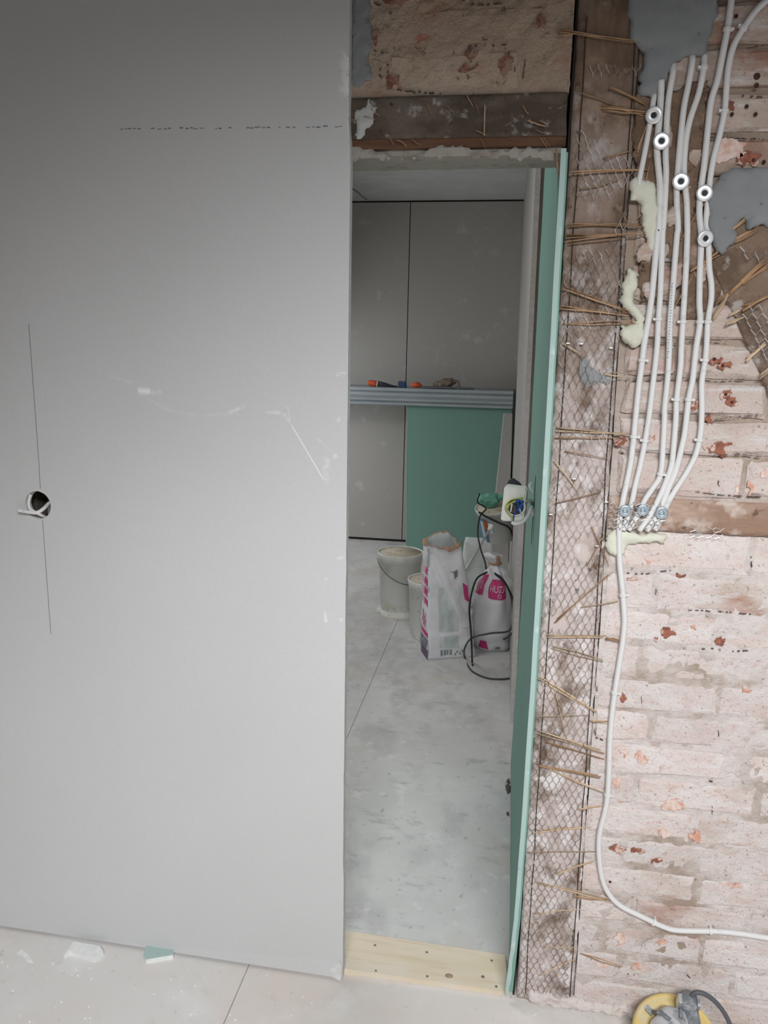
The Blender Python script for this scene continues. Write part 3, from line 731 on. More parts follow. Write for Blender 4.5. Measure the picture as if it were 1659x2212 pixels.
def hexmesh(bm, x0, x1, z0, z1, y, p, h, rad, seed, xoff=lambda z: 0.0, keep=lambda x, z: True, skew=0.0):
    """woven wire netting: zigzag wires that meet their neighbours"""
    n = int((x1 - x0) / p)
    for i in range(n + 1):
        run = []
        nstep = int((z1 - z0) / (h / 2))
        for j in range(nstep + 1):
            z = z0 + j * h / 2
            s_ = 1 if (j + i) % 2 else -1
            for dz_ in (-0.085, 0.085):                # the twisted stretch where two wires meet
                bx_ = x0 + i * p + s_ * p * 0.46 + xoff(z) + skew * (j % 2)
                bx_ += 0.0030 * nz(bx_, z, seed, 12); zz = z + dz_ * h + 0.004 * nz(z, bx_, seed + 2, 15)
                if keep(bx_, zz): run.append(Vector((bx_, y + 0.0016 * nz(bx_, zz, seed + 7, 30), zz)))
                else:
                    if len(run) > 1: tube(bm, run, rad, 3)
                    run = []
        if len(run) > 1: tube(bm, run, rad, 3)
def stalks(parent, a, b, n, mat, spread=0.0045, rad=0.0013, y=1.5745, seed=0):
    r = random.Random(seed)
    for q in range(n):
        o1, o2 = r.uniform(-spread, spread), r.uniform(-spread, spread)
        e1, e2 = r.uniform(-0.05, 0.10), r.uniform(-0.10, 0.05)
        d = b - a
        p0 = a + d * max(e1, 0) + Vector((0, 0, o1)); p1 = b + d * min(e2, 0) + Vector((0, 0, o2))
        yy = y - r.uniform(0, 0.003)
        mid = (p0 + p1) / 2 + Vector((0, 0, r.uniform(-0.0025, 0.0025)))
        pts = [Vector((p.x, yy + r.uniform(-0.001, 0.001), p.z)) for p in (p0, (p0 + mid) / 2, mid, (mid + p1) / 2, p1)]
        bm = bmesh.new(); rd = rad * r.uniform(0.7, 1.25)
        tube(bm, pts, rd, 5, radii=[rd, rd * 1.05, rd, rd * 0.9, rd * 0.6])
        obj('reed_stalk', bm, mat, parent, smooth=True)

def Q(ox, oy, s):                                       # pixel of an enlarged detail -> pixel of the whole frame
    return lambda x, y: (ox + x / s, oy + y / s)
c2, c3, c4 = Q(1180, 0, 3.4635), Q(1180, 450, 3.4635), Q(1180, 900, 3.4635)
c5, c6, c7 = Q(1120, 1350, 3.078), Q(1060, 1750, 2.77), Q(1500, 330, 4.02)

def post_l(z): return 0.0890 - 0.0030 * z
def post_r(z): return 0.219 - 0.0125 * z
post = thing('timber_post', 'upright old timber post beside the doorway, covered in reed and wire netting', 'post', (0.15, 1.65, 0.0))
obj('post_body', rough_timber([(post_l(0), 0.0), (post_r(0), 0.0), (post_r(2.5), 2.5), (post_l(2.5), 2.5)], WY - 0.002, 1.72, 16, 300, 0.0032, 5, 24), OLDWOOD, post, smooth=True)
def keepm(x, z):
    t = nz(x, z, 9, 9)
    if z > 1.45: return t > -0.10 - (0.35 if 1.45 < z < 1.70 else 0)
    return t > -0.55
bm = bmesh.new()
hexmesh(bm, 0.0, 0.108, 0.012, 2.02, 1.5705, 0.0074, 0.0300, 0.00055, 1, xoff=lambda z: post_l(z) + 0.006, keep=keepm, skew=0.0012)
obj('wire_netting', bm, WIRE, post, kind='stuff')
for i, fx in enumerate((0.14, 0.93)):
    bm = bmesh.new()
    tube(bm, [Vector((post_l(z) + (post_r(z) - post_l(z)) * fx + 0.0022 * nz(z, i, 0, 9), 1.5735, z)) for z in [0.02 + 0.03 * q for q in range(70)]], 0.0010, 4)
    obj('stay_wire', bm, WIRE_D, post)
# dark strip painted as the shadow where post and brick part company
bm = bmesh.new(); prev = None
for q in range(110):
    z = 0.02 + q * 0.0205
    wd = max(0.0006, 0.0022 + 0.004 * nz(z, 4, 1, 8))
    x = post_r(z) + 0.001 * nz(z, 8, 2, 11)
    c_ = (bm.verts.new((x - wd / 2, WY + 0.0008, z)), bm.verts.new((x + wd / 2, WY - 0.0006, z)))
    if prev: bm.faces.new((prev[0], prev[1], c_[1], c_[0]))
    prev = c_
r = bmesh.ops.extrude_edge_only(bm, edges=[e for e in bm.edges if e.is_boundary])
for v in r['geom']:
    if isinstance(v, bmesh.types.BMVert): v.co.y += 0.004
obj('post_gap_shade', bm, DARK, post)
RE = [(c3, (150, 130), (740, 130), 4, 1), (c3, (140, 210), (790, 190), 3, 1), (c3, (130, 270), (560, 220), 2, 1), (c3, (120, 590), (620, 770), 3, 1), (c3, (90, 740), (620, 790), 4, 1), (c3, (120, 870), (680, 850), 3, 1),
      (c3, (120, 1020), (270, 1110), 2, 0), (c3, (430, 1230), (590, 1250), 3, 0), (c4, (70, 95), (630, 140), 4, 0), (c4, (60, 160), (590, 155), 2, 1), (c4, (50, 320), (250, 570), 1, 0), (c4, (330, 790), (470, 1130), 2, 1),
      (c4, (60, 1530), (500, 1160), 3, 1), (c4, (240, 1420), (540, 1380), 2, 0), (c4, (0, 1635), (450, 1640), 5, 0), (c4, (440, 1660), (570, 1665), 3, 1), (c4, (420, 900), (300, 1120), 1, 1), (c4, (100, 250), (480, 330), 1, 1), (c4, (60, 640), (440, 560), 1, 1),
      (c5, (220, 140), (570, 240), 2, 0), (c5, (120, 340), (520, 580), 3, 0), (c5, (240, 400), (310, 750), 1, 0), (c5, (470, 640), (600, 645), 3, 0), (c5, (100, 700), (590, 850), 3, 0), (c5, (180, 780), (570, 900), 2, 1),
      (c5, (100, 920), (560, 1010), 3, 1), (c5, (200, 960), (570, 1110), 2, 0), (c5, (80, 1370), (520, 1345), 2, 0), (c5, (400, 1215), (560, 1195), 4, 0), (c5, (110, 610), (480, 590), 1, 0),
      (c6, (280, 430), (730, 540), 3, 0), (c6, (490, 510), (700, 530), 2, 1), (c6, (220, 240), (640, 240), 1, 0), (c6, (230, 620), (560, 590), 1, 0), (c6, (300, 810), (520, 815), 1, 0), (c6, (520, 850), (790, 940), 2, 1), (c6, (270, 990), (490, 900), 1, 0), (c6, (380, 380), (620, 290), 2, 0),
      (c2, (80, 240), (700, 330), 3, 1), (c2, (470, 640), (760, 780), 4, 1), (c2, (410, 810), (760, 860), 4, 1), (c2, (250, 690), (520, 780), 1, 1), (c2, (420, 1190), (650, 1110), 2, 1), (c2, (170, 1290), (790, 1280), 2, 1), (c2, (80, 262), (210, 240), 4, 1), (c2, (250, 1410), (560, 1340), 1, 1)]
for i, (q, a, b, n, t) in enumerate(RE):
    stalks(post, W(*q(*a), 1.574), W(*q(*b), 1.574), n, REED_D if t else REED, seed=i, y=1.5735)
for i, (px, py) in enumerate([(1227, 742), (1256, 743), (1320, 752), (1240, 1035), (1190, 1112), (1310, 1085), (1290, 1180)]):
    p = W(px, py, 1.569); bm = box(p.x - 0.0035, p.x + 0.0035, 1.5690, 1.5740, p.z - 0.0012, p.z + 0.0012, 0.0004)
    obj('staple', bm, WIRE_S, post)
bm = patch([(W(*c3(x, y)).x, W(*c3(x, y)).z) for x, y in ((235, 1150), (290, 1100), (330, 1190), (420, 1230), (480, 1290), (440, 1330), (330, 1310), (290, 1350), (260, 1300))], WY - 0.003, 0.005, res=0.004, rough=0.4)
obj('filler_smear', bm, CEMENT, post)

for i_, (a_, b_, n_) in enumerate([((1440, 690), (1500, 590), 2), ((1470, 520), (1520, 440), 3), ((1490, 590), (1560, 540), 3), ((1500, 470), (1545, 400), 2), ((1375, 330), (1400, 260), 2), ((1462, 430), (1478, 340), 2), ((1505, 610), (1530, 560), 2), ((1430, 360), (1450, 280), 1), ((1478, 300), (1500, 220), 2), ((1388, 420), (1405, 340), 1)]):
    stalks(wbr, W(*a_, 1.574), W(*b_, 1.574), n_, REED_D, 0.006, 0.0016, 1.5735, 300 + i_)
lintel = thing('timber_lintel', 'dark rough timber lintel spanning the top of the doorway', 'lintel', (-0.13, 1.65, 1.88))
obj('lintel_body', rough_timber([(-3.0, 1.898), (0.075, 1.894), (0.072, 1.968), (-3.0, 1.972)], WY - 0.004, 1.72, 160, 10, 0.0045, 12, 22), LINTELWOOD, lintel, smooth=True)
obj('bare_underside_strip', rough_timber([(-3.0, 1.876), (0.075, 1.878), (0.075, 1.8985), (-3.0, 1.900)], WY + 0.000, 1.715, 160, 4, 0.003, 15, 30), BAREWOOD, lintel, smooth=True)
ol = [(-0.60, 1.869)]
for px, py in ((764, 312), (800, 322), (830, 328), (838, 338), (905, 338), (912, 322), (940, 314), (1000, 316), (1060, 322), (1130, 320), (1190, 322), (1204, 332), (1200, 346), (1100, 344), (1000, 341), (900, 341), (830, 344), (760, 346)):
    ol.append((W(px, py).x, W(px, py).z))
bm = patch(ol, WY + 0.004, 0.006, res=0.005, rough=0.5, edge=0.006)
obj('plaster_remnant', bm, PLASTER_L, lintel)
obj('soffit_board', box(-0.60, 0.068, 1.590, 1.71, 1.866, 1.877), PLASTER_L, lintel)
bm = patch([(W(px, py).x, W(px, py).z) for px, py in ((770, 300), (768, 240), (792, 232), (800, 212), (806, 228), (816, 232), (806, 258), (798, 272), (790, 292), (776, 302))], WY - 0.004, 0.005, res=0.004, rough=0.5, seed=4)
obj('plaster_dab', bm, M('light_plaster_dab', (0.44, 0.45, 0.43), 0.9, bump=(80, 0.5, 0.004)), lintel)
stalks(lintel, W(1048, 228), W(1046, 298), 2, REED, 0.004, 0.0013, WY - 0.009, 71)
stalks(lintel, W(1135, 258), W(1180, 278), 1, REED_D, 0.003, 0.0013, WY - 0.009, 72)
stalks(lintel, W(1200, 330), W(1205, 385), 4, REED_D, 0.006, 0.0016, WY - 0.010, 73)
r_ = random.Random(5)
for q in range(16):
    x = r_.uniform(775, 1180); y = r_.uniform(205, 310); a = r_.uniform(-1.2, -0.2)
    stalks(lintel, W(x, y), W(x + 26 * math.cos(a), y - 26 * math.sin(a) * 1.2), 1, REED_D, 0.001, 0.0008, WY - 0.008, 80 + q)

rail = thing('timber_rail', 'horizontal brown timber rail let into the brickwork under the cables', 'beam', (0.6, 1.62, 1.154))
obj('rail_body', rough_timber([(0.205, 1.152), (1.15, 1.152), (1.15, 1.218), (0.205, 1.218)], WY - 0.0045, 1.68, 110, 8, 0.003, 21, 30),
    M('rail_timber', (0.30, 0.19, 0.135), 0.9, [(9, 5, 0.40, 0.60, (0.46, 0.34, 0.27), 0.9, (0.6, 1, 2)), (18, 5, 0.52, 0.64, (0.60, 0.51, 0.46), 0.8), (40, 4, 0.63, 0.70, (0.10, 0.06, 0.04), 0.8)], (50, 0.7, 0.005, (0.6, 1, 2))), rail, smooth=True)

brace = thing('timber_brace', 'slanting timber brace with reed and wire at the right edge', 'brace', (0.5, 1.62, 1.5))
pa, pb, pcq, pd = W(1530, 560), W(1720, 985), W(1900, 900), W(1640, 380)
obj('brace_body', rough_timber([(pa.x, pa.z), (pb.x, pb.z), (pcq.x, pcq.z), (pd.x, pd.z)], WY - 0.004, 1.68, 60, 30, 0.005, 31, 26), BRACEWOOD, brace, smooth=True)
RB = [((160, 1430), (290, 1240), 5, 0), ((290, 1230), (620, 930), 6, 1), ((270, 1500), (430, 1440), 3, 0), ((450, 1800), (620, 1650), 4, 0), ((560, 1960), (660, 1870), 3, 0), ((330, 780), (560, 650), 4, 1), ((400, 1360), (660, 1230), 3, 1), ((200, 770), (470, 560), 3, 1), ((180, 1300), (420, 1120), 2, 1), ((300, 1420), (400, 1340), 2, 0), ((420, 1120), (660, 960), 2, 1)]
for i, (a, b, n, t) in enumerate(RB):
    stalks(brace, W(*c7(*a), 1.572), W(*c7(*b), 1.572), n, REED_D if t else REED, 0.005, 0.0021, 1.5725, 200 + i)
bm = bmesh.new()
hexmesh(bm, pa.x, pa.x + 0.30, 1.25, 1.72, 1.568, 0.009, 0.030, 0.0006, 4,
        keep=lambda x, z: (z < pa.z + 0.03 - (x - pa.x) * 0.1) and (z > pa.z + 0.02 - (x - pa.x) * (pa.z - pb.z) / (pb.x - pa.x)) and nz(x, z, 3, 12) > 0.02, skew=0.001)
obj('wire_netting', bm, WIRE_S, brace, kind='stuff')

# threshold plank
TH = thing('threshold_plank', 'pale pine plank screwed down across the doorway sill', 'plank', (-0.13, 1.63, 0.0))
bm = bmesh.new()
prism(bm, [(-0.44, 1.573), (0.071, 1.579), (0.060, 1.697), (-0.44, 1.704)], 0.0, 0.012)
bmesh.ops.bevel(bm, geom=[e for e in bm.edges if all(v.co.z > 0.01 for v in e.verts)], offset=0.002, segments=2, affect='EDGES')
obj('plank', bm, PINE, TH)
for px, py, r_ in ((810, 2042, .0035), (922, 2057, .0035), (1062, 2075, .0035), (812, 2097, .003), (923, 2109, .0035), (1072, 2131, .0035), (1043, 2110, .0045)):
    p = F(px, py, 0.012); bm = bmesh.new(); lathe(bm, [(r_, -0.001), (r_, 0.0004), (r_ * 0.4, 0.0002)], (p.x, p.y, 0.012), 12)
    obj('screw', bm, SCREW, TH)
p = F(970, 2108, 0.012); bm = bmesh.new(); lathe(bm, [(0.0075, -0.001), (0.0075, 0.0003), (0.0035, 0.0006)], (p.x, p.y, 0.012), 18)
for v in bm.verts: v.co.x = p.x + (v.co.x - p.x) * 1.3
obj('knot', bm, KNOT, TH)

# ================================================================== CABLES ON THE BRICK
def path(parts):
    out = []
    for q, pts in parts:
        for x, y in pts: out.append(q(x, y))
    return out
ident = lambda x, y: (x, y)
CB = [
 ('short white cable ending in yellow foam, leftmost of the bundle', [(c2, [(815, 690), (800, 760), (770, 960), (735, 1150), (705, 1300), (690, 1390)])], 0.0052),
 ('long white cable that runs from the bundle down to the lower right', [(c2, [(860, 600), (858, 700), (845, 900), (828, 1130), (850, 1400), (840, 1700)]), (c3, [(830, 200), (800, 550), (770, 800), (735, 1000), (710, 1200), (690, 1350), (660, 1650)]),
     (c4, [(655, 150), (630, 350), (600, 500), (575, 620), (550, 760), (545, 850), (545, 950), (550, 1100), (570, 1300), (585, 1500)]), (c5, [(703, 10), (690, 130), (640, 450), (612, 700), (600, 1000), (590, 1150)]),
     (c6, [(680, 20), (650, 150), (650, 300), (680, 450), (760, 560), (900, 635), (1040, 700), (1130, 720), (1350, 725), (1500, 740), (1659, 765), (1760, 780)])], 0.0060),
 ('second long white cable of the bundle, beside the cable that continues down', [(c2, [(955, 470), (945, 560), (915, 740), (900, 950), (893, 1150), (897, 1300), (888, 1500), (875, 1700)]), (c3, [(870, 200), (855, 600), (840, 830), (828, 1050), (800, 1300), (770, 1550)]), (c4, [(740, 180), (700, 380), (665, 520), (640, 640), (600, 780), (575, 850)])], 0.0056),
 ('white cable in the middle of the bundle with printed sheath', [(c2, [(1100, 400), (1090, 480), (1060, 650), (1030, 800), (1010, 980), (990, 1200), (975, 1430), (985, 1700)]), (c3, [(978, 200), (960, 420), (945, 620), (925, 850), (920, 1050), (910, 1250), (885, 1500)]), (c4, [(885, 0), (875, 200), (855, 430), (800, 530), (740, 620), (670, 760), (615, 850)])], 0.0056),
 ('white cable of the bundle clipped below the filler, crossing in front at the foot', [(c2, [(1192, 400), (1175, 530), (1140, 700), (1080, 880), (1045, 1050), (1030, 1290), (1050, 1500), (1055, 1700)]), (c3, [(1055, 200), (1045, 450), (1025, 800), (1010, 1050), (1005, 1180), (975, 1430)]), (c4, [(970, 0), (955, 200), (935, 370), (890, 500), (840, 610), (770, 740), (690, 850)])], 0.0056),
 ('white cable reaching the top edge straight, second from the right', [(c2, [(1400, -140), (1385, 0), (1355, 220), (1320, 400), (1280, 600), (1235, 750), (1210, 950), (1185, 1200), (1155, 1430), (1145, 1600)]), (c3, [(1160, 220), (1150, 450), (1145, 700), (1150, 850), (1120, 1050), (1095, 1280), (1065, 1430), (1040, 1650)]), (c4, [(1020, 200), (970, 400), (920, 520), (870, 650), (800, 780), (750, 855)])], 0.0058),
 ('rightmost white cable bending away to the upper right corner', [(c2, [(1780, -100), (1640, 10), (1560, 90), (1475, 210), (1400, 350), (1365, 500), (1350, 650), (1335, 830), (1300, 1000), (1250, 1200), (1222, 1380), (1205, 1560)]), (c3, [(1200, 100), (1215, 300), (1220, 450), (1235, 560), (1235, 680), (1210, 850), (1195, 1100), (1165, 1300), (1165, 1500)]), (c4, [(1155, 120), (1120, 280), (1050, 420), (960, 560), (910, 650), (850, 780), (815, 850)])], 0.0056),
]
CLIPS = {1: [(c3, 715, 1150), (c4, 650, 155), (c4, 560, 1320), (c5, 640, 465), (c5, 595, 1130), (c6, 965, 662), (c6, 1310, 722)], 2: [(c3, 845, 822), (c4, 745, 175)], 3: [(c4, 853, 435)],
         4: [(c2, 1180, 515), (c3, 1030, 835), (c3, 970, 1440)], 5: [(c2, 1350, 225), (c3, 1150, 845), (c3, 1065, 1440)], 6: [(c2, 1475, 205), (c2, 1330, 840), (c3, 1210, 865), (c3, 1195, 1140), (c4, 1150, 165)]}
CY = 1.5705
for i, (lab, parts, rad) in enumerate(CB):
    pts = [W(*p, CY) for p in path(parts)]
    depth = [0, 0.0, 0.0, 0.0, -0.0065, 0.0, 0.001][i]
    for k_, p in enumerate(pts):
        t = k_ / (len(pts) - 1)
        p.y = CY + (depth * max(0, (t - 0.85) / 0.15) if i == 4 else depth)
    if i != 1:
        pts[0].y += 0.008                              # ends bedded in the filler
    ro = thing('cable', lab, 'cable', pts[-1], group='white cables stapled to the brick wall')
    sp = spline(pts, 6)
    bm = bmesh.new(); tube(bm, sp, rad, 10)
    obj('sheath', bm, CABLE, ro, smooth=True)
    for q, x, y in CLIPS.get(i, []):
        cpt = W(*q(x, y), CY)
        j = min(range(1, len(sp) - 1), key=lambda k_: (sp[k_] - cpt).length)
        t = (sp[j + 1] - sp[j - 1]).normalized(); c0 = sp[j]
        bm = bmesh.new(); tube(bm, [c0 - t * 0.0032, c0 - t * 0.0026, c0 + t * 0.0026, c0 + t * 0.0032], rad, 12, radii=[rad * 1.04, rad * 1.32, rad * 1.32, rad * 1.04])
        side = t.cross(Vector((0, 1, 0))).normalized() * (1 if i % 2 else -1)
        cc = c0 + side * rad * 1.5
        tube(bm, [Vector((cc.x, 1.578, cc.z)), Vector((cc.x, CY - 0.0035, cc.z))], rad * 0.42, 8)
        obj('nail_clip', bm, CABLE, ro, smooth=False)
# printed sheath lettering stays unreadable strokes: short blue-grey dashes
ro = [o for o in COL.objects if o.get('label', '').startswith('white cable in the middle')][0]
rr = random.Random(9)
bm = bmesh.new()
for q in range(26):
    a = c3(945 - q * 1.3 + rr.uniform(-2, 2), 560 + q * 22)
    p = W(*a, CY - 0.0058)
    bx(bm, p.x - 0.0009, p.x + 0.0009, p.y - 0.0001, p.y + 0.0006, p.z - rr.uniform(0.0012, 0.0026), p.z)
obj('sheath_print', bm, M('sheath_print_ink', (0.22, 0.25, 0.33), 0.6), ro)

# ---- washers that clamp the cables
def washer(px, py, r, mat, lab, y=1.5628, tilt=(0, 0)):
    p = W(px, py, y)
    ro = thing('clamping_washer', lab, 'washer', p, group='round washers clamping the cables')
    A = Matrix.Rotation(math.pi / 2 + tilt[0], 3, 'X') @ Matrix.Rotation(tilt[1], 3, 'Y')
    bm = bmesh.new()
    lathe(bm, [(r * 0.32, 0.0000), (r, 0.0), (r * 1.0, 0.0012), (r * 0.80, 0.0030), (r * 0.62, 0.0022), (r * 0.46, 0.0030), (r * 0.32, 0.0012), (r * 0.32, 0.0)], p, 28, A)
    obj('disc', bm, mat, ro, smooth=True)
    bm = bmesh.new()
    lathe(bm, [(0.0, -0.018), (r * 0.18, -0.016), (r * 0.20, 0.0002), (r * 0.31, 0.0016), (r * 0.28, 0.0022), (r * 0.12, 0.0012)], p, 14, A)
    obj('screw_head', bm, BLACK if mat is WASHER else WASHER_B, ro, smooth=True)
washer(*c2(805, 862), 0.0148, WASHER, 'pale round washer on the leftmost short cable, highest of the washers', tilt=(0.12, -0.25))
washer(*c2(862, 1055), 0.0150, WASHER, 'pale round washer bridging the second and third cables')
washer(*c2(1007, 1357), 0.0150, WASHER, 'pale round washer across the two middle cables')
washer(*c2(1184, 1445), 0.0146, WASHER, 'pale washer half buried in grey filler by the right cables', y=1.5645)
washer(*c3(1190, 225), 0.0150, WASHER, 'pale round washer below the grey filler patch', tilt=(0.1, 0.2))
washer(*c4(590, 705), 0.0122, WASHER_B, 'blue-grey washer over wire mesh, left of three in a row')
washer(*c4(722, 700), 0.0118, WASHER_B, 'blue-grey washer over wire mesh, middle of three in a row')
washer(*c4(863, 720), 0.0128, WASHER_B, 'blue-grey washer, right of three in a row above the foam strip')
# bright strip of netting that holds the cable ends to the rail
ml = thing('netting_strip', 'bright strip of wire mesh over the cable ends on the timber rail', 'wire mesh', W(1390, 1110, 1.5625))
a, b = W(*c4(490, 640), 1.5625), W(*c4(900, 860), 1.5625)
bm = bmesh.new()
hexmesh(bm, a.x, b.x, b.z, a.z + 0.004, 1.5622, 0.0062, 0.016, 0.0008, 6, keep=lambda x, z: nz(x, z, 1, 20) > -0.25, skew=0.002)
obj('wires', bm, WIRE_S, ml, kind='stuff')
bm = bmesh.new()
hexmesh(bm, a.x + 0.16, a.x + 0.24, b.z - 0.012, b.z + 0.012, 1.5700, 0.008, 0.012, 0.0005, 8, keep=lambda x, z: nz(x, z, 2, 30) > -0.1, skew=0.003)
obj('stray_wires', bm, WIRE_S, ml, kind='stuff')

# ---- foam and filler
def dab(name, pts, y, thick, mat, lab, cat, q=ident, rough=0.35, dome=0.0, res=0.004, edge=0.012, seed=0):
    o = [(W(*q(*p), y).x, W(*q(*p), y).z) for p in pts]
    return tag(obj(name, patch(o, y, thick, dome, res, rough, seed, edge), mat, smooth=True), lab, cat)
dab('expanding_foam', [(620, 1400), (640, 1330), (690, 1310), (720, 1345), (810, 1355), (830, 1450), (845, 1600), (840, 1732), (825, 1850), (790, 1920), (760, 1880), (735, 1790), (720, 1700), (715, 1600), (690, 1510), (625, 1500)], 1.577, 0.010, FOAM, 'pale yellow foam blob where the short cable ends', 'foam', c2)
dab('expanding_foam', [(600, 440), (640, 455), (680, 470), (680, 560), (660, 620), (665, 700), (720, 790), (745, 830), (730, 960), (700, 1040), (640, 1045), (560, 980), (535, 910), (560, 880), (690, 850), (620, 780), (560, 740), (540, 680), (560, 600), (590, 520)], 1.577, 0.011, FOAM, 'pale yellow foam run along the post beside the long cable', 'foam', c3, seed=2)
dab('expanding_foam', [(520, 830), (590, 850), (640, 870), (780, 880), (900, 870), (915, 910), (880, 940), (690, 945), (600, 955), (590, 1020), (520, 1045), (460, 1020), (440, 940), (480, 870)], 1.577, 0.008, FOAM, 'pale yellow foam strip beneath the row of blue-grey washers', 'foam', c4, seed=5)
dab('cement_filler', [(600, -200), (1330, -200), (1300, 20), (1260, 200), (1215, 330), (1190, 420), (1100, 440), (1000, 430), (990, 480), (930, 530), (880, 660), (830, 700), (800, 750), (740, 735), (680, 700), (690, 560), (735, 380), (620, 310), (605, 150)], 1.577, 0.009, CEMENT, 'grey cement patch burying the cable tops near the top edge', 'filler', c2, rough=0.25, res=0.007)
dab('cement_filler', [(150, 300), (230, 200), (330, 120), (420, 130), (560, 120), (760, 110), (760, 560), (680, 640), (560, 650), (450, 690), (440, 600), (470, 550), (330, 660), (380, 740), (350, 790), (250, 880), (180, 890), (160, 800), (100, 680), (90, 520), (80, 400)], 1.575, 0.011, CEMENT, 'grey cement patch right of the cables beside the slanting brace', 'filler', c7, rough=0.35, res=0.006, seed=3)

# ---- cable in the partition's hole
hc = thing('cable', 'pale cable end poking out of the round hole in the partition', 'cable', (HX, BY, HZ))
bm = bmesh.new()
pts = [W(160, 1060, 1.61), W(112, 1083, 1.585), W(95, 1098, 1.560), W(80, 1107, 1.549), W(62, 1106, 1.545), W(38, 1102, 1.540)]
tube(bm, spline(pts, 6), 0.0042, 10)
obj('sheath', bm, CABLE, hc, smooth=True)
bm = bmesh.new()
pts = [W(112, 1125, 1.60), W(100, 1118, 1.575), W(84, 1110, 1.551), W(66, 1100, 1.548), W(62, 1085, 1.552), W(66, 1068, 1.5545)]
tube(bm, spline(pts, 6), 0.0036, 8)
obj('spare_loop', bm, CABLE, hc, smooth=True)

# ================================================================== FLOOR SCRAPS AND TOOL IN FRONT
def scrap(name, pts, th, topmat, sidemat, lab, z0=0.0, dz=None):
    bm = bmesh.new()
    P = [F(*p) for p in pts]
    dz = dz or [0] * len(P)
    lo = [bm.verts.new((p.x, p.y, z0 + d)) for p, d in zip(P, dz)]
    hi = [bm.verts.new((p.x, p.y, z0 + th + d)) for p, d in zip(P, dz)]
    n = len(P)
    bm.faces.new(hi); bm.faces.new(lo[::-1])
    for k in range(n):
        f = bm.faces.new((lo[k], lo[(k + 1) % n], hi[(k + 1) % n], hi[k])); f.material_index = 1
    bmesh.ops.recalc_face_normals(bm, faces=bm.faces[:])
    o = obj(name, bm, topmat); o.data.materials.append(sidemat)
    return tag(o, lab, 'scrap')
scrap('plasterboard_scrap', [(138, 2072), (150, 2062), (204, 2080), (224, 2064), (216, 2052), (160, 2042)], 0.0125, GYPSUM, GYPSUM, 'white chalky plasterboard scrap lying by itself on the floor')
scrap('plasterboard_scrap', [(310, 2074), (316, 2049), (330, 2050), (376, 2062), (374, 2072), (316, 2082)], 0.0125, GREEN_L, GYPSUM, 'green-faced plasterboard offcut against the foot of the partition')
scrap('plasterboard_sliver', [(124, 2016), (190, 2027), (192, 2022), (126, 2010)], 0.006, GYPSUM, GYPSUM, 'thin white sliver along the foot of the partition')
scrap('plaster_flake', [(36, 2060), (48, 2052), (64, 2066), (72, 2080), (60, 2078), (46, 2066)], 0.002, GYPSUM, GYPSUM, 'small white plaster flake at the lower left corner')
rr = random.Random(12)
cr = bmesh.new()
for q in range(150):
    px, py = (rr.uniform(0, 700), rr.uniform(2030, 2210)) if q < 60 else (rr.uniform(1140, 1400), rr.uniform(2150, 2200))
    p = F(px, py)
    if p.y > 1.54: continue
    s_ = rr.uniform(0.0008, 0.003)
    bmesh.ops.create_icosphere(cr, subdivisions=1, radius=s_, matrix=Matrix.Translation((p.x, p.y, s_ * 0.5)))
o = obj('floor_crumbs', cr, GYPSUM, kind='stuff'); tag(o, 'white plaster crumbs scattered over the front floor', 'debris')
cr = bmesh.new()
for px, py, s_ in ((1106, 1690, .010), (1098, 1712, .007), (1106, 1705, .016), (1107, 1760, .007)):
    p = F(px, py); 
    
    g_ = bmesh.ops.create_icosphere(cr, subdivisions=2, radius=s_ * 0.7, matrix=Matrix.Translation((min(p.x, 0.062), p.y, s_ * 0.3)) @ Matrix.Diagonal((0.9, 2.2, 0.55, 1)))
    for v in g_['verts']: v.co += Vector((nz(v.co.x, v.co.y, v.co.z, 180), nz(v.co.y, v.co.z, v.co.x, 180), nz(v.co.z, v.co.x, v.co.y, 180))) * s_ * 0.5
o = obj('rubble_crumbs', cr, M('dark_rubble', (0.10, 0.095, 0.08), 0.95, bump=(60, 0.6, 0.005)), kind='stuff'); tag(o, 'dark rubble crumbs along the foot of the green board', 'debris')

# yellow suction dish with grey motor housing
tc = F(1442, 2228); tc = Vector((tc.x, 1.485, 0))
tool = thing('floor_tool', 'yellow round power tool with grey housing at the foot of the brick wall', 'power tool', tc)
bm = bmesh.new()
lathe(bm, [(0.060, 0.0), (0.088, 0.002), (0.092, 0.012), (0.088, 0.020), (0.080, 0.022), (0.076, 0.014), (0.050, 0.012)], tc, 48)
obj('yellow_dish', bm, YELLOW, tool, smooth=True)
bm = bmesh.new()
lathe(bm, [(0.052, 0.012), (0.056, 0.030), (0.052, 0.046), (0.040, 0.056), (0.020, 0.060), (0.001, 0.060)], tc, 32)
for v in bm.verts:
    a = math.atan2(v.co.y - tc.y, v.co.x - tc.x); k = 1 + 0.05 * math.sin(7 * a)
    v.co.x = tc.x + (v.co.x - tc.x) * k; v.co.y = tc.y + (v.co.y - tc.y) * k
mh = obj('motor_housing', bm, CLEAR, tool, smooth=True)
for q in range(6):
    a = q * 1.05 + 0.3
    bm = bmesh.new()
    tube(bm, [tc + Vector((0.024 * math.cos(a), 0.024 * math.sin(a), 0.060)), tc + Vector((0.046 * math.cos(a), 0.046 * math.sin(a), 0.054)), tc + Vector((0.059 * math.cos(a), 0.059 * math.sin(a), 0.030))], 0.005, 6)
    obj('housing_rib', bm, TOOLGREY, mh, smooth=True)
d1 = Vector((0.55, 0.83, 0)).normalized()
bm = bmesh.new()
pts = [tc + Vector((0.010, -0.03, 0.030)), tc + Vector((0.030, 0.0, 0.045)), tc + Vector((0.030, 0.040, 0.046)), tc + Vector((0.026, 0.058, 0.052))]
tube(bm, spline(pts, 5), 0.018, 10)
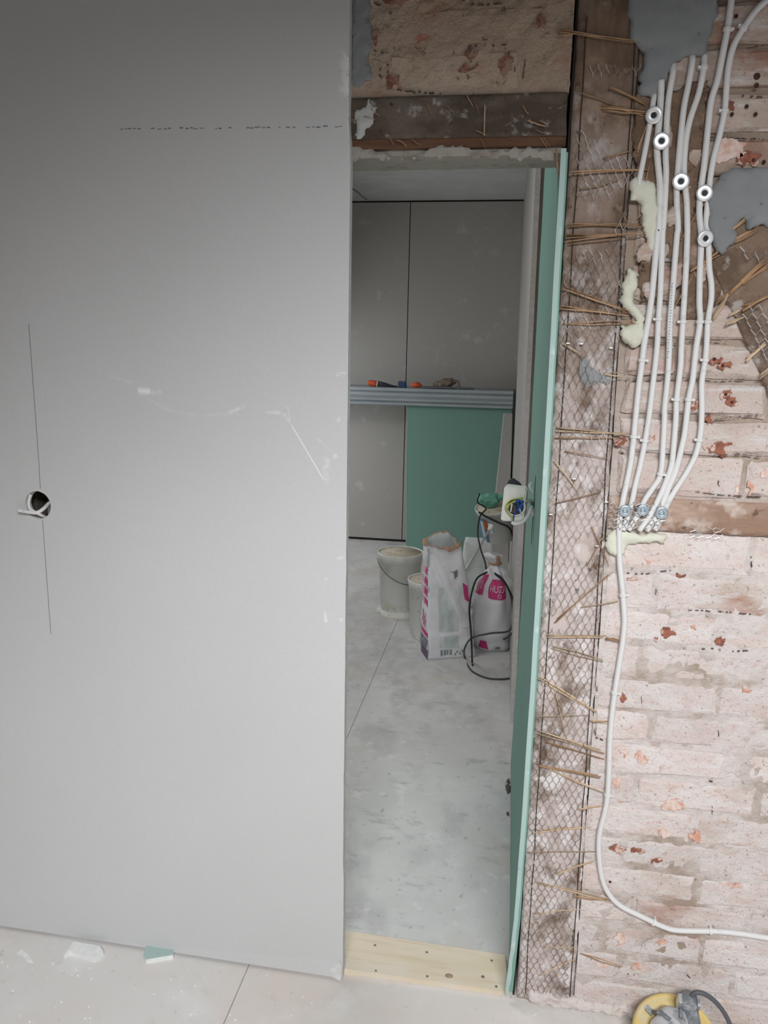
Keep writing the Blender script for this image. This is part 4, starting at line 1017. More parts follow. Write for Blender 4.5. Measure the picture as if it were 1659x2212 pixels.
obj('handle_arm', bm, TOOLGREY, tool, smooth=True)
cc = tc + Vector((0.026, 0.058, 0.052))
bm = bmesh.new(); tube(bm, [cc + Vector((0, -0.004, -0.012)), cc + Vector((0, 0.0, 0.0)), cc + Vector((0, 0.002, 0.016)), cc + Vector((0, 0.002, 0.020))], 0.020, 12, radii=[0.017, 0.021, 0.021, 0.015])
ccol = obj('connector_collar', bm, TOOLGREY, tool, smooth=True)
for sx in (-1, 1):
    bm = box(cc.x + sx * 0.019 - 0.004, cc.x + sx * 0.019 + 0.004, cc.y - 0.012, cc.y + 0.008, cc.z - 0.012, cc.z + 0.026, 0.002)
    obj('latch_ear', bm, CLEAR, ccol)
for q in range(4):
    a = 2.4 + q * 1.4
    bm = box(-0.010, 0.010, -0.006, 0.006, 0, 0.010, 0.002)
    bmesh.ops.transform(bm, matrix=Matrix.Translation(tc + Vector((0.070 * math.cos(a), 0.070 * math.sin(a), 0.014))) @ Matrix.Rotation(a, 4, 'Z'), verts=bm.verts[:])
    obj('clamp_tab', bm, CLEAR, tool)
TILT = math.radians(24)                                # the tool leans back against the wall
tool.location.z = 0.0385
tool.rotation_euler = (TILT, 0, 0)
TM = Matrix.Translation(tool.location) @ Matrix.Rotation(TILT, 4, 'X')
cw = TM @ (cc - tc)
bm = bmesh.new()
pts = [cw + Vector((0.0, 0.0, 0.010)), cw + Vector((0.016, 0.002, 0.030)), cw + Vector((0.045, 0.000, 0.024)), cw + Vector((0.075, -0.006, -0.004)), cw + Vector((0.096, -0.020, -0.045)), cw + Vector((0.108, -0.045, -cw.z + 0.012 - 0.0)), cw + Vector((0.106, -0.10, -cw.z + 0.0055)), cw + Vector((0.15, -0.28, -cw.z + 0.0055))]
tube(bm, spline(pts, 7), 0.0050, 10)
cordo = obj('power_cord', bm, M('grey_power_cord', (0.10, 0.105, 0.115), 0.5), tool, smooth=True)
cordo.matrix_parent_inverse = TM.inverted()

# ================================================================== FAR ROOM
# steel profiles laid across as a rail shelf
SY = 5.50
zt = W(760, 838, SY).z; zb = W(760, 868, SY).z
rs = thing('steel_rail', 'galvanised steel wall profile fixed across the far wall as a narrow ledge', 'steel profile', (-0.6, SY + 0.15, zb))
xr = 0.012; xl = -3.3
def zrail(x): return 0.0
bm = bmesh.new()
bx(bm, xl, xr, SY - 0.005, BACKY - 0.002, zt + 0.006, zt + 0.0085)
obj('ledge_top', bm, STEEL, rs)
bm = bmesh.new()                                       # folded front web: lip, groove, web, groove, lip
prof = [(SY + 0.03, zt + 0.006), (SY - 0.006, zt + 0.006), (SY - 0.006, zt - 0.012), (SY + 0.018, zt - 0.014), (SY + 0.018, zt - 0.024), (SY - 0.002, zt - 0.026), (SY - 0.002, zt - 0.046), (SY + 0.006, zt - 0.056), (SY - 0.002, zt - 0.066), (SY - 0.002, zt - 0.082), (SY + 0.018, zt - 0.084), (SY + 0.018, zt - 0.092), (SY - 0.004, zt - 0.094), (SY - 0.004, zt - 0.112), (SY + 0.03, zt - 0.112)]
A_ = [bm.verts.new((xl, y, z)) for y, z in prof]; B_ = [bm.verts.new((xr, y, z)) for y, z in prof]
for k in range(len(prof) - 1): bm.faces.new((A_[k], B_[k], B_[k + 1], A_[k + 1]))
bm.faces.new((A_[-1], B_[-1], B_[0], A_[0]))
bm.faces.new(A_[::-1]); bm.faces.new(B_)
bmesh.ops.recalc_face_normals(bm, faces=bm.faces[:])
obj('front_web', bm, STEEL, rs)
for x in (-2.4, -1.7, -0.86):
    obj('bracket', box(x - 0.02, x + 0.02, SY + 0.03, BACKY - 0.001, zt - 0.09, zt + 0.0055), STEEL, rs)
ZS = zt + 0.0085                                       # top of the ledge
def onledge(px, y=SY + 0.10): return W(px, 830, y).x
def putty(px0, px1, lab, blade, name):
    y = SY + 0.08; a, b = onledge(px0, y), onledge(px1, y)
    t = thing(name, lab, 'hand tool', ((a + b) / 2, y, ZS))
    return t, a, b, y
t, a, b, y = putty(795, 860, 'trowel with orange grip and pale strap, left on the steel ledge', 1, 'hand_trowel')
bm = bmesh.new(); tube(bm, spline([(a, y, ZS + 0.022), (a + 0.015, y, ZS + 0.026), (a + 0.05, y, ZS + 0.024), (a + 0.066, y, ZS + 0.022)], 4), 0.02, 12, radii=[0.008] + [0.020] * 3 + [0.022] * 6 + [0.019] * 3)
obj('grip', bm, ORANGE, t, smooth=True)
bm = bmesh.new(); tube(bm, [(a + 0.066, y, ZS + 0.022), (a + 0.073, y, ZS + 0.021)], 0.0225, 12)
obj('strap', bm, PAIL, t)
bm = bmesh.new(); tube(bm, [(a + 0.073, y, ZS + 0.024), (a + 0.12, y, ZS + 0.018), (a + 0.17, y, ZS + 0.010), (b, y, ZS + 0.004)], 0.02, 10, radii=[0.020, 0.016, 0.009, 0.003])
obj('blade', bm, CLOTHD, t, smooth=True)
bm = bmesh.new(); x = onledge(863); x2 = onledge(879)
prism(bm, [(x, SY + 0.05), (x2, SY + 0.05), (x2, SY + 0.11), (x, SY + 0.11)], ZS, ZS + 0.042)
for v in bm.verts:
    if v.co.z > ZS + 0.02: v.co.x -= 0.006
bmesh.ops.bevel(bm, geom=bm.edges[:], offset=0.004, segments=2, affect='EDGES')
t = thing('blue_block', 'small dark blue block between the tools on the steel ledge', 'tool block', ((x + x2) / 2, SY + 0.08, ZS))
obj('block', bm, BLUE, t)
obj('cap', box(x - 0.004, x2 - 0.008, SY + 0.055, SY + 0.105, ZS + 0.042, ZS + 0.048, 0.002), SLATE, t)
t, a, b, y = putty(890, 1025, 'long-handled scraper with red-orange grip under the glove', 1, 'long_scraper')
bm = bmesh.new(); tube(bm, spline([(a, y - 0.02, ZS + 0.010), (a + 0.02, y - 0.02, ZS + 0.022), (a + 0.045, y - 0.02, ZS + 0.024), (a + 0.075, y - 0.02, ZS + 0.012)], 4), 0.02, 10, radii=[0.006, 0.01, 0.014, 0.016, 0.018, 0.020, 0.021, 0.021, 0.020, 0.018, 0.015, 0.012, 0.007])
obj('grip', bm, ORANGE, t, smooth=True)
bm = bmesh.new(); tube(bm, [(a + 0.07, y - 0.02, ZS + 0.009), (b, y - 0.02, ZS + 0.009)], 0.008, 6)
obj('shaft', bm, TOOLGREY, t)
g0, g1 = onledge(936), onledge(985)
t = thing('work_glove', 'crumpled brown-grey work glove lying on the ledge', 'glove', ((g0 + g1) / 2, y + 0.03, ZS))
bm = bmesh.new(); bmesh.ops.create_icosphere(bm, subdivisions=4, radius=1.0)
for v in bm.verts:
    n_ = v.co.copy()
    d = 1 + 0.22 * nz(n_.x, n_.y, n_.z, 2.1) + 0.10 * nz(n_.x, n_.y, n_.z, 5)
    v.co = Vector(((g0 + g1) / 2 + n_.x * d * (g1 - g0) / 2, y + 0.035 + n_.y * d * 0.045, max(ZS + 0.001, ZS + 0.036 + n_.z * d * 0.036 + n_.x * 0.014)))
obj('palm', bm, LEATHER, t, smooth=True)
for q in range(3):
    bm = bmesh.new()
    tube(bm, spline([(g1 - 0.015, y + 0.01 + 0.02 * q, ZS + 0.055), (g1 + 0.012, y + 0.005 + 0.02 * q, ZS + 0.050), (g1 + 0.026 - 0.004 * q, y + 0.02 * q, ZS + 0.022), (g1 + 0.032 - 0.006 * q, y + 0.02 * q, ZS + 0.003)], 4), 0.007, 8)
    obj('finger', bm, LEATHER, t, smooth=True)

# green boards leaning at the back
gb = thing('green_board', 'large green plasterboard sheet leaning below the steel ledge', 'plasterboard', (-0.35, 5.4, 0.0))
bl, br_ = F(882, 1203), F(1062, 1215)
x0, x1 = -0.700, 0.020
zt2 = zt - 0.114
bm = bmesh.new()
def slab_lean(bm, x0b, x1b, yb, x0t, x1t, yt, zt_, th):
    lo = [bm.verts.new(p) for p in ((x0b, yb, 0.0), (x1b, yb, 0.0), (x1b, yb + th, 0.0), (x0b, yb + th, 0.0))]
    hi = [bm.verts.new(p) for p in ((x0t, yt, zt_), (x1t, yt, zt_), (x1t, yt + th, zt_), (x0t, yt + th, zt_))]
    bm.faces.new(lo[::-1]); bm.faces.new(hi)
    for k in range(4): bm.faces.new((lo[k], lo[(k + 1) % 4], hi[(k + 1) % 4], hi[k]))
slab_lean(bm, -0.705, 0.030, 5.45, -0.740, 0.005, 5.552, zt + 0.001, 0.0125)
obj('sheet', bm, GREEN, gb)
bm = bmesh.new(); slab_lean(bm, -0.709, -0.705, 5.449, -0.744, -0.740, 5.551, zt, 0.0140)
obj('cut_edge', bm, GREEN_L, gb)
gl = thing('grey_offcut_board', 'narrow grey board leaning in the far corner, pale left edge', 'plasterboard', (0.0, 5.0, 0.0))
b0 = F(1052, 1262); tp = W(1090, 893, 5.30)
bm = bmesh.new(); slab_lean(bm, b0.x, 0.040, b0.y, tp.x, 0.012, 5.30, tp.z, 0.0125)
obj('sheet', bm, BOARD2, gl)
bm = bmesh.new(); slab_lean(bm, b0.x - 0.008, b0.x, b0.y - 0.001, tp.x - 0.008, tp.x, 5.299, tp.z, 0.0145)
obj('paper_edge', bm, PAPER_EDGE, gl)

# pails
def pail(c, r, h, lab, residue, handle=True, tilt=None, mat=PAIL, group='white plastic pails in the far room'):
    t = thing('plastic_pail', lab, 'bucket', c, group)
    A = tilt
    bm = bmesh.new()
    lathe(bm, [(r * 0.84, 0.0), (r * 0.86, 0.004), (r * 0.955, h * 0.86), (r * 0.985, h * 0.865), (r * 0.985, h * 0.90), (r, h * 0.905), (r * 1.03, h * 0.985), (r * 1.03, h), (r * 0.975, h), (r * 0.95, h * 0.9), (r * 0.82, 0.02)], c, 40, A)
    obj('pail_body', bm, mat, t, smooth=True)
    bm = bmesh.new()
    lathe(bm, [(r * 0.968, h * 0.985), (r * 0.945, h * 0.90), (r * 0.915, h * 0.62), (r * 0.88, h * 0.60), (0.001, h * 0.59)], c, 40, A)
    for f in bm.faces: f.normal_flip()
    obj('residue', bm, residue, t, smooth=True)
    if handle:
        bm = bmesh.new()
        pts = []
        for k in range(13):
            a = math.radians(200 + 125 * k / 12) if handle is True else math.radians(handle[0] + (handle[1] - handle[0]) * k / 12)
            dz_ = -0.135 * math.sin(math.pi * k / 24) if handle is True else handle[2] * math.sin(math.pi * k / 24)
            v = Vector((1.06 * r * math.cos(a), 1.06 * r * math.sin(a), h * 0.90 + dz_))
            pts.append((A @ v if A else v) + Vector(c))
        tube(bm, pts, 0.0026, 6)
        obj('wire_handle', bm, M('bucket_handle_wire', (0.16, 0.165, 0.17), 0.4, metal=0.6), t, smooth=True)
    return t
pc = F(862, 1322); pc.z = 0.030
# flattened bag under the first pail
ub = patch(blob_outline(0, 0, 0.135, 0.125, 20, 0.10, 3), 0, 0.028, res=0.008, rough=0.5, edge=0.03)
bmesh.ops.transform(ub, matrix=Matrix.Translation((pc.x + 0.005, pc.y, 0.003)) @ Matrix.Rotation(-math.pi / 2, 4, 'X'), verts=ub.verts[:])
for v in ub.verts: v.co.z = max(0.0005, v.co.z)
lo_ = min(v.co.z for v in ub.verts)
tag(obj('dirty_lid', ub, M('dirty_white_plastic', (0.66, 0.66, 0.60), 0.6, [(14, 5, 0.5, 0.65, (0.40, 0.42, 0.36), 0.7), (40, 5, 0.6, 0.7, (0.75, 0.73, 0.68), 0.7)], (40, 0.5, 0.006)), smooth=True), 'dirty pale lid lying flat beneath the handled pail', 'lid')
hp = F(862, 1322)
hgt = 0.335
pail(pc, 0.128, 0.335, 'white pail with drooping wire handle, standing left of the sacks', PAIL_IN)
pc2 = F(924, 1372); pc2.z = 0
pail(pc2, 0.112, 0.315, 'white pail half hidden behind the open paper sack', PAIL_IN, handle=False)

# ---- open paper sack
bc = F(965, 1425); bc = Vector((bc.x, bc.y + 0.075, 0))
sack = thing('open_sack', 'open white paper sack with magenta print, standing in front of the pails', 'sack', bc)
YAW = math.radians(22)
BW, BD, BH = 0.245, 0.125, 0.585
def sackpt(u, h, off=0.0):
    """u runs round the bag: 0-1 left gusset (back to front), 1-2 front, 2-3 right gusset, 3-4 back; h 0..1"""
    u = u % 4
    wtop = 1 - 0.32 * h ** 1.3; dtop = 1.0 - 0.30 * h + 0.25 * math.sin(math.pi * h) * 0.4
    hw, hd = BW / 2 * wtop, BD / 2 * dtop
    k = int(u); t = u - k
    cs = [(-hw, hd), (-hw, -hd), (hw, -hd), (hw, hd)]
    a, b = Vector(cs[k]), Vector(cs[(k + 1) % 4])
    p = a.lerp(b, t)
    # bellied faces, soft corners
    nrm = [Vector((-1, 0)), Vector((0, -1)), Vector((1, 0)), Vector((0, 1))][k]
    belly = (0.012 if k % 2 else 0.004) * math.sin(math.pi * t) * math.sin(math.pi * min(1, h * 1.1))
    p = p + nrm * belly
    z = BH * h
    cr_ = 0.011 * nz(p.x * 14 + k * 3, z * 9, 2, 1) * (0.3 + h) + 0.005 * nz(p.x * 40, z * 26, k, 1)
    if k == 1:                                          # diagonal fold on the front, pushed in below it
        f_ = (t - 0.12) - (1 - h) * 0.78
        if h > 0.22: cr_ += 0.013 * (1 / (1 + math.exp(-f_ * 40)) - 0.5)
    p = p + nrm * (cr_ + off)
    lean = Vector((-0.026 * h - 0.016 * h * h, 0.045 * h))
    if h < 0.02: z = 0.001
    x, y = p.x + lean.x, p.y + lean.y
    X = bc.x + x * math.cos(YAW) - y * math.sin(YAW); Yv = bc.y + x * math.sin(YAW) + y * math.cos(YAW)
    return Vector((X, Yv, z))
def sack_top(u):
    return 0.985 + 0.05 * nz(u * 1.7, 3, 1, 1) + 0.018 * nz(u * 7, 5, 2, 1) + {0: 0.02, 1: -0.05, 2: -0.03, 3: 0.05}[int(u % 4)] * math.sin(math.pi * (u % 1))
bm = bmesh.new(); G = []
NU, NH = 64, 40
for j in range(NH + 1):
    G.append([bm.verts.new(sackpt(4 * i / NU, j / NH * sack_top(4 * i / NU))) for i in range(NU)])
for j in range(NH):
    for i in range(NU): bm.faces.new((G[j][i], G[j][(i + 1) % NU], G[j + 1][(i + 1) % NU], G[j + 1][i]))
bm.faces.new(G[0][::-1])
obj('paper_body', bm, SACK, sack, smooth=True)
bm = bmesh.new(); G = []                                # kraft lining folded out at the mouth
for j in range(7):
    hh = [0.72, 0.86, 0.95, 1.0, 1.010, 0.995, 0.972][j]; of = [-0.006, -0.006, -0.006, -0.003, 0.003, 0.006, 0.0065][j]
    row = []
    for i in range(NU):
        u = 4 * i / NU; tp_ = sack_top(u)
        if j >= 5:
            vis = max(0.0, min(1.0, 0.5 + 1.6 * nz(u * 1.3, 7, 1, 1)))
            hh2 = 1.01 - (1.01 - hh) * (0.25 + 1.3 * vis)
        else: hh2 = hh
        row.append(bm.verts.new(sackpt(u, hh2 * tp_, of)))
    G.append(row)
for j in range(6):
    for i in range(NU): bm.faces.new((G[j][i], G[j][(i + 1) % NU], G[j + 1][(i + 1) % NU], G[j + 1][i]))
kl = obj('kraft_lining', bm, KRAFT, sack, smooth=True)
kl.data.materials.append(SACK_G)
for p_ in kl.data.polygons:
    if p_.index < 3 * NU: p_.material_index = 1
obj('fill', (lambda b: (lathe(b, [(0.055, 0.44), (0.001, 0.445)], (bc.x, bc.y + 0.02, 0), 14), b)[1])(bmesh.new()), KRAFT, sack)
def sackpatch(name, u0, u1, h0, h1, mat, off=0.0016, slant=0.0, n=6):
    bm = bmesh.new(); g = []
    for j in range(n + 1):
        g.append([bm.verts.new(sackpt(u0 + (u1 - u0) * i / n, h0 + (h1 - h0) * j / n + slant * (i / n - .5), off)) for i in range(n + 1)])
    for j in range(n):
        for i in range(n): bm.faces.new((g[j][i], g[j][i + 1], g[j + 1][i + 1], g[j + 1][i]))
    obj(name, bm, mat, sack, smooth=True)
sackpatch('purple_foot_print', 0.02, 1.0, 0.01, 0.085, PURPLE)
sackpatch('slate_band', 0.02, 1.0, 0.085, 0.175, SLATE)
sackpatch('magenta_band', 0.05, 0.98, 0.192, 0.235, MAGENTA, slant=-0.01)
for h0, dh in ((0.46, 0.055), (0.545, 0.065), (0.63, 0.065), (0.715, 0.06)):
    sackpatch('pink_print', 0.12, 0.50, h0, h0 + dh * 0.85, PINK, slant=-0.02)
    sackpatch('magenta_print', 0.55, 0.92, h0, h0 + dh, MAGENTA, slant=-0.02)
for q, (u, h0, h1) in enumerate(((0.30, 0.30, 0.40), (0.42, 0.27, 0.41), (0.55, 0.28, 0.36), (0.66, 0.26, 0.39), (0.78, 0.29, 0.34))):
    sackpatch('side_lettering', u, u + 0.05, h0, h1, MAGENTA, n=3)
sackpatch('grey_print', 0.55, 0.98, 0.80, 0.88, SACK_G)
for u0, u1 in ((1.26, 1.30), (1.315, 1.325), (1.34, 1.38), (1.395, 1.42), (1.44, 1.45), (1.465, 1.50)):
    sackpatch('bar_print', u0, u1, 0.035, 0.085, PRINT_G, n=2)
for u0, h0 in ((1.56, 0.03), (1.60, 0.05), (1.66, 0.035), (1.71, 0.055), (1.75, 0.04)):
    sackpatch('small_print', u0, u0 + 0.03, h0, h0 + 0.02, PRINT_G, n=2)
sackpatch('green_tint_print', 1.24, 1.66, 0.10, 0.62, SACK_G, 0.0012, n=16)
sackpatch('diamond_print', 1.66, 1.76, 0.70, 0.76, PRINT_G, slant=0.02, n=4)
sackpatch('magenta_edge_print', 1.86, 1.98, 0.50, 0.64, MAGENTA, slant=-0.03, n=6)
# folded flap running down across the front
bm = bmesh.new(); g = []
for j in range(25):
    h = 0.90 - 0.62 * j / 24
    uc = 1.10 + (0.90 - h) / 0.62 * 0.68
    g.append([bm.verts.new(sackpt(uc + du, h, of)) for du, of in ((-0.032, -0.001), (-0.030, 0.009), (0.04, 0.010), (0.13, 0.006), (0.21, 0.0005))])
for a, b in zip(g, g[1:]):
    for k in range(4): bm.faces.new((a[k], a[k + 1], b[k + 1], b[k]))
obj('folded_flap', bm, SACK, sack, smooth=True)

# ---- tied sack
tc2 = F(1066, 1400); tc2 = Vector((tc2.x - 0.008, tc2.y + 0.04, 0))
ts = thing('tied_sack', 'white plastic sack tied at the neck with a magenta label', 'sack', tc2)
def tiedpt(a, h, off=0.0):
    prof = [(0, .108), (.05, .122), (.25, .128), (.5, .118), (.68, .098), (.80, .064), (.88, .032), (.915, .027), (.95, .042), (1.0, .050)]
    for (h0, r0), (h1, r1) in zip(prof, prof[1:]):
        if h <= h1 + 1e-9: t = (h - h0) / (h1 - h0); t = t * t * (3 - 2 * t); r = r0 + (r1 - r0) * t; break
    fold = math.sin(a * 5 + 1.2 + 1.5 * h) * 0.11 * min(1, h * 1.6) + math.sin(a * 11 + h * 3) * 0.10 * max(0, h - 0.30) + 0.05 * nz(a * 1.5, h * 7, 4, 1)
    r = r * (1 + fold + 0.05 * nz(math.cos(a) * 2, math.sin(a) * 2, h * 4, 1)) + off
    z = 0.49 * h
    bend = -0.02 * max(0, h - 0.85) / 0.15
    return Vector((tc2.x + (r * math.cos(a)) * 0.90 + bend, tc2.y + r * math.sin(a) * 0.85, max(0.001, z)))
bm = bmesh.new(); G = []
NA = 72
for j in range(41):
    G.append([bm.verts.new(tiedpt(2 * math.pi * i / NA, j / 40)) for i in range(NA)])
for j in range(40):
    for i in range(NA): bm.faces.new((G[j][i], G[j][(i + 1) % NA], G[j + 1][(i + 1) % NA], G[j + 1][i]))
bm.faces.new(G[0][::-1]); bm.faces.new(G[-1])
obj('sack_body', bm, SACK, ts, smooth=True)
def tiedpatch(name, a0, a1, h0, h1, mat, off=0.0036, n=28, shape=None, par=None):
    bm = bmesh.new(); g = {}
    for j in range(n + 1):
        for i in range(n + 1):
            s_, t_ = i / n, j / n
            if shape:
                wd = shape(t_); s2 = 0.5 + (s_ - 0.5) * wd
            else: s2 = s_
            g[i, j] = bm.verts.new(tiedpt(a0 + (a1 - a0) * s2, h0 + (h1 - h0) * t_, off))
    for j in range(n):
        for i in range(n): bm.faces.new((g[i, j], g[i + 1, j], g[i + 1, j + 1], g[i, j + 1]))
    return obj(name, bm, mat, par or ts, smooth=True)
A0 = math.radians(-84)
mlab = tiedpatch('magenta_label', A0 - 0.50, A0 + 0.62, 0.575, 0.765, MAGENTA, shape=lambda t: 0.72 + 0.28 * math.sin(math.pi * min(1, t * 0.8 + 0.2)))
bm = text_mesh('HUZA', 1.0)
xs = [v.co.x for v in bm.verts]; ys = [v.co.y for v in bm.verts]
for v in bm.verts:
    s_ = (v.co.x - min(xs)) / (max(xs) - min(xs)); t_ = (v.co.y - min(ys)) / (max(ys) - min(ys))
    v.co = tiedpt(A0 - 0.36 + 0.86 * s_, 0.645 + 0.065 * t_, 0.0062)
obj('label_lettering', bm, LETTER, mlab)
bm = bmesh.new()
for k in range(16): 
    a1_, a2_ = 2 * math.pi * k / 16, 2 * math.pi * (k + 1) / 16
    f = lambda a, r: tiedpt(A0 + 0.12 + r * math.cos(a), 0.610 + r * 0.26 * math.sin(a), 0.0062)
    bm.faces.new([bm.verts.new(q) for q in (f(a1_, 0.05), f(a2_, 0.05), f(a2_, 0.085), f(a1_, 0.085))])
obj('label_emblem', bm, PINK, mlab)
slab_ = tiedpatch('side_label', A0 - 1.25, A0 - 0.75, 0.60, 0.80, MAGENTA, n=24)
for q in range(3): tiedpatch('side_label_print', A0 - 1.12 + 0.11 * q, A0 - 1.06 + 0.11 * q, 0.62 + 0.02 * q, 0.74, PINK, 0.0060, n=10, par=slab_)
tiedpatch('foot_print', A0 - 0.75, A0 - 0.28, 0.035, 0.12, MAGENTA, n=24, shape=lambda t: 1.1 - 0.5 * t)
tiedpatch('foot_print', A0 + 0.05, A0 + 0.28, 0.035, 0.065, PRINT_G, n=4)
bm = bmesh.new(); tube(bm, [tiedpt(2 * math.pi * k / 20, 0.905, 0.004) for k in range(21)], 0.006, 6)
obj('neck_tie', bm, KRAFT, ts, smooth=True)
bm = bmesh.new()
tube(bm, spline([tiedpt(-0.9, 0.90, 0.006), tiedpt(-0.95, 0.95, 0.006), tiedpt(-1.0, 1.0, 0.004)], 3), 0.010, 8)
obj('tie_flap', bm, KRAFT, ts, smooth=True)

# ---- white block and tilted pail behind
wbk = F(1030, 1290); wbk = Vector((W(1032, 1230, 4.45).x, 4.45, 0))
bm = bmesh.new(); bmesh.ops.create_cube(bm, size=1)
bmesh.ops.subdivide_edges(bm, edges=bm.edges[:], cuts=7, use_grid_fill=True)
for v in bm.verts:
    n_ = v.co.copy(); rnd_ = n_.length
    k = 1 - 0.16 * max(0, rnd_ - 0.55)
    v.co = Vector((wbk.x + n_.x * 0.185 * k * (1 - 0.10 * (n_.z + .5)), wbk.y + n_.y * 0.14 * k, (n_.z + 0.5) * 0.40)) + Vector((nz(n_.x, n_.y, n_.z, 4), nz(n_.y, n_.z, n_.x, 4), 0)) * 0.012
tag(obj('filled_bag', bm, M('pale_bag', (0.68, 0.70, 0.68), 0.7, [(16, 5, 0.5, 0.66, (0.56, 0.58, 0.54), 0.7), (50, 4, 0.64, 0.70, (0.28, 0.28, 0.26), 0.5)], (30, 0.4, 0.006)), smooth=True), 'plain pale bag standing behind the open sack', 'bag')
pp = Vector((W(1078, 1160, 4.45).x, 4.47, 0.418))
A = Matrix.Rotation(math.radians(-10), 3, 'Y') @ Matrix.Rotation(math.radians(12), 3, 'X')
pl = pail(pp, 0.112, 0.205, 'tilted white pail with blue and orange label holding cables', PAIL_IN, handle=False, tilt=A)
def pailpatch(name, a0, a1, z0, z1, mat, off):
    bm = bmesh.new(); g = []
    for j in range(4):
        z = z0 + (z1 - z0) * j / 3; r = 0.112 * (0.86 + 0.095 * z / (0.205 * 0.86)) + off
        g.append([bm.verts.new(A @ Vector((r * math.cos(a0 + (a1 - a0) * i / 10), r * math.sin(a0 + (a1 - a0) * i / 10), z)) + pp) for i in range(11)])
    for a_, b_ in zip(g, g[1:]):
        for i in range(10): bm.faces.new((a_[i], a_[i + 1], b_[i + 1], b_[i]))
    obj(name, bm, mat, pl, smooth=True)
R_ = math.radians
pailpatch('blue_label', R_(180), R_(238), 0.015, 0.165, M('pail_blue_print', (0.12, 0.20, 0.30), 0.5), 0.0012)
pailpatch('pale_label_stripe', R_(212), R_(226), 0.015, 0.150, M('pail_pale_blue', (0.50, 0.58, 0.68), 0.5), 0.002)
pailpatch('orange_label', R_(228), R_(243), 0.095, 0.155, M('pail_orange_print', (0.48, 0.13, 0.03), 0.5), 0.002)
pailpatch('white_label', R_(243), R_(256), 0.080, 0.145, M('pail_white_print', (0.85, 0.86, 0.88), 0.4), 0.002)
# green glove lying on the pail
top = A @ Vector((0, 0, 0.205)) + pp
gg = thing('green_glove', 'crumpled green rubber glove lying on the tilted pail', 'glove', top)
bm = bmesh.new(); bmesh.ops.create_icosphere(bm, subdivisions=4, radius=1)
for v in bm.verts:
    n_ = v.co.copy(); d = 1 + 0.35 * nz(n_.x, n_.y, n_.z, 1.8) + 0.18 * nz(n_.x, n_.y, n_.z, 4.5)
    v.co = top + Vector((-0.030 + n_.x * d * 0.065, n_.y * d * 0.05, 0.036 + n_.z * d * 0.040))
obj('palm', bm, CLOTHG, gg, smooth=True)
for q in range(3):
    bm = bmesh.new()
    tube(bm, spline([top + Vector((0.010 + 0.02 * q, -0.01, 0.045)), top + Vector((0.045 + 0.015 * q, -0.015, 0.065 + 0.018 * q)), top + Vector((0.085 + 0.012 * q, -0.02, 0.070 + 0.03 * q))], 4), 0.013, 8)
    obj('finger', bm, CLOTHG, gg, smooth=True)
# mixer rod
a, b = W(1000, 1240, 4.16), W(1057, 1145, 4.28)
mr_ = thing('metal_rod', 'thin silver rod leaning from behind the open sack to the tilted pail', 'rod', (a.x, a.y, 0))
f0 = a + (a - b) * (a.z / (b.z - a.z)) if False else a + (a - b) * ((a.z - 0.004) / (b.z - a.z))
bm = bmesh.new(); tube(bm, [f0, a, b], 0.0065, 8)
obj('shaft', bm, M('scuffed_rod', (0.56, 0.56, 0.54), 0.45, metal=0.3), mr_, smooth=True)
bm = bmesh.new(); tube(bm, [b, b + (b - a).normalized() * 0.035], 0.013, 10)
obj('chuck', bm, M('white_chuck', (0.85, 0.86, 0.88), 0.4), mr_, smooth=True)

# black leads
def lead(lab, pts, rad, mat=BLACK):
    P = []
    for px, py, y in pts:
        p = F(px, py, rad) if y == 'f' else W(px, py, y)
        if p.z < rad: p = F(px, py, rad)
        P.append(p)
    bm = bmesh.new(); tube(bm, spline(P, 7), rad, 8)
    return tag(obj('power_lead', bm, mat, smooth=True), lab, 'cable', 'dark leads around the tied sack')
lead('black lead dangling from the tilted pail down to the tied sack', [(1036, 1066, 4.36), (1032, 1085, 4.34), (1050, 1098, 4.33), (1037, 1115, 4.32), (1032, 1150, 4.20), (1038, 1185, 4.0), (1047, 1212, 3.80), (1050, 1228, 3.70)], 0.0045)
lead('thick dark lead lying over the rim of the tilted pail', [(1034, 1106, 4.33), (1050, 1116, 4.32), (1075, 1128, 4.31), (1100, 1140, 4.32), (1108, 1160, 4.38)], 0.0055)
lead('black lead curving round the right side of the tied sack', [(1068, 1238, 3.52), (1085, 1250, 3.50), (1100, 1275, 3.50), (1111, 1305, 3.50), (1112, 1340, 3.50), (1104, 1370, 3.48), (1080, 1385, 'f')], 0.0045)
lead('second black lead hugging the right side of the tied sack', [(1070, 1240, 3.56), (1092, 1262, 3.54), (1104, 1290, 3.53), (1108, 1330, 3.52), (1100, 1362, 3.48), (1060, 1368, 3.44), (1020, 1378, 3.42), (1004, 1400, 3.41), (1004, 1420, 'f'), (1018, 1448, 'f'), (1050, 1464, 'f'), (1085, 1467, 'f'), (1118, 1462, 'f')], 0.0045, M('grey_lead', (0.07, 0.072, 0.075), 0.5))
lead('black lead hanging straight between the two sacks', [(1052, 1236, 3.53), (1030, 1250, 3.48), (1018, 1285, 3.45), (1014, 1320, 3.43), (1017, 1360, 3.42), (1019, 1395, 3.41), (1020, 1430, 'f'), (1021, 1437, 'f')], 0.0045)

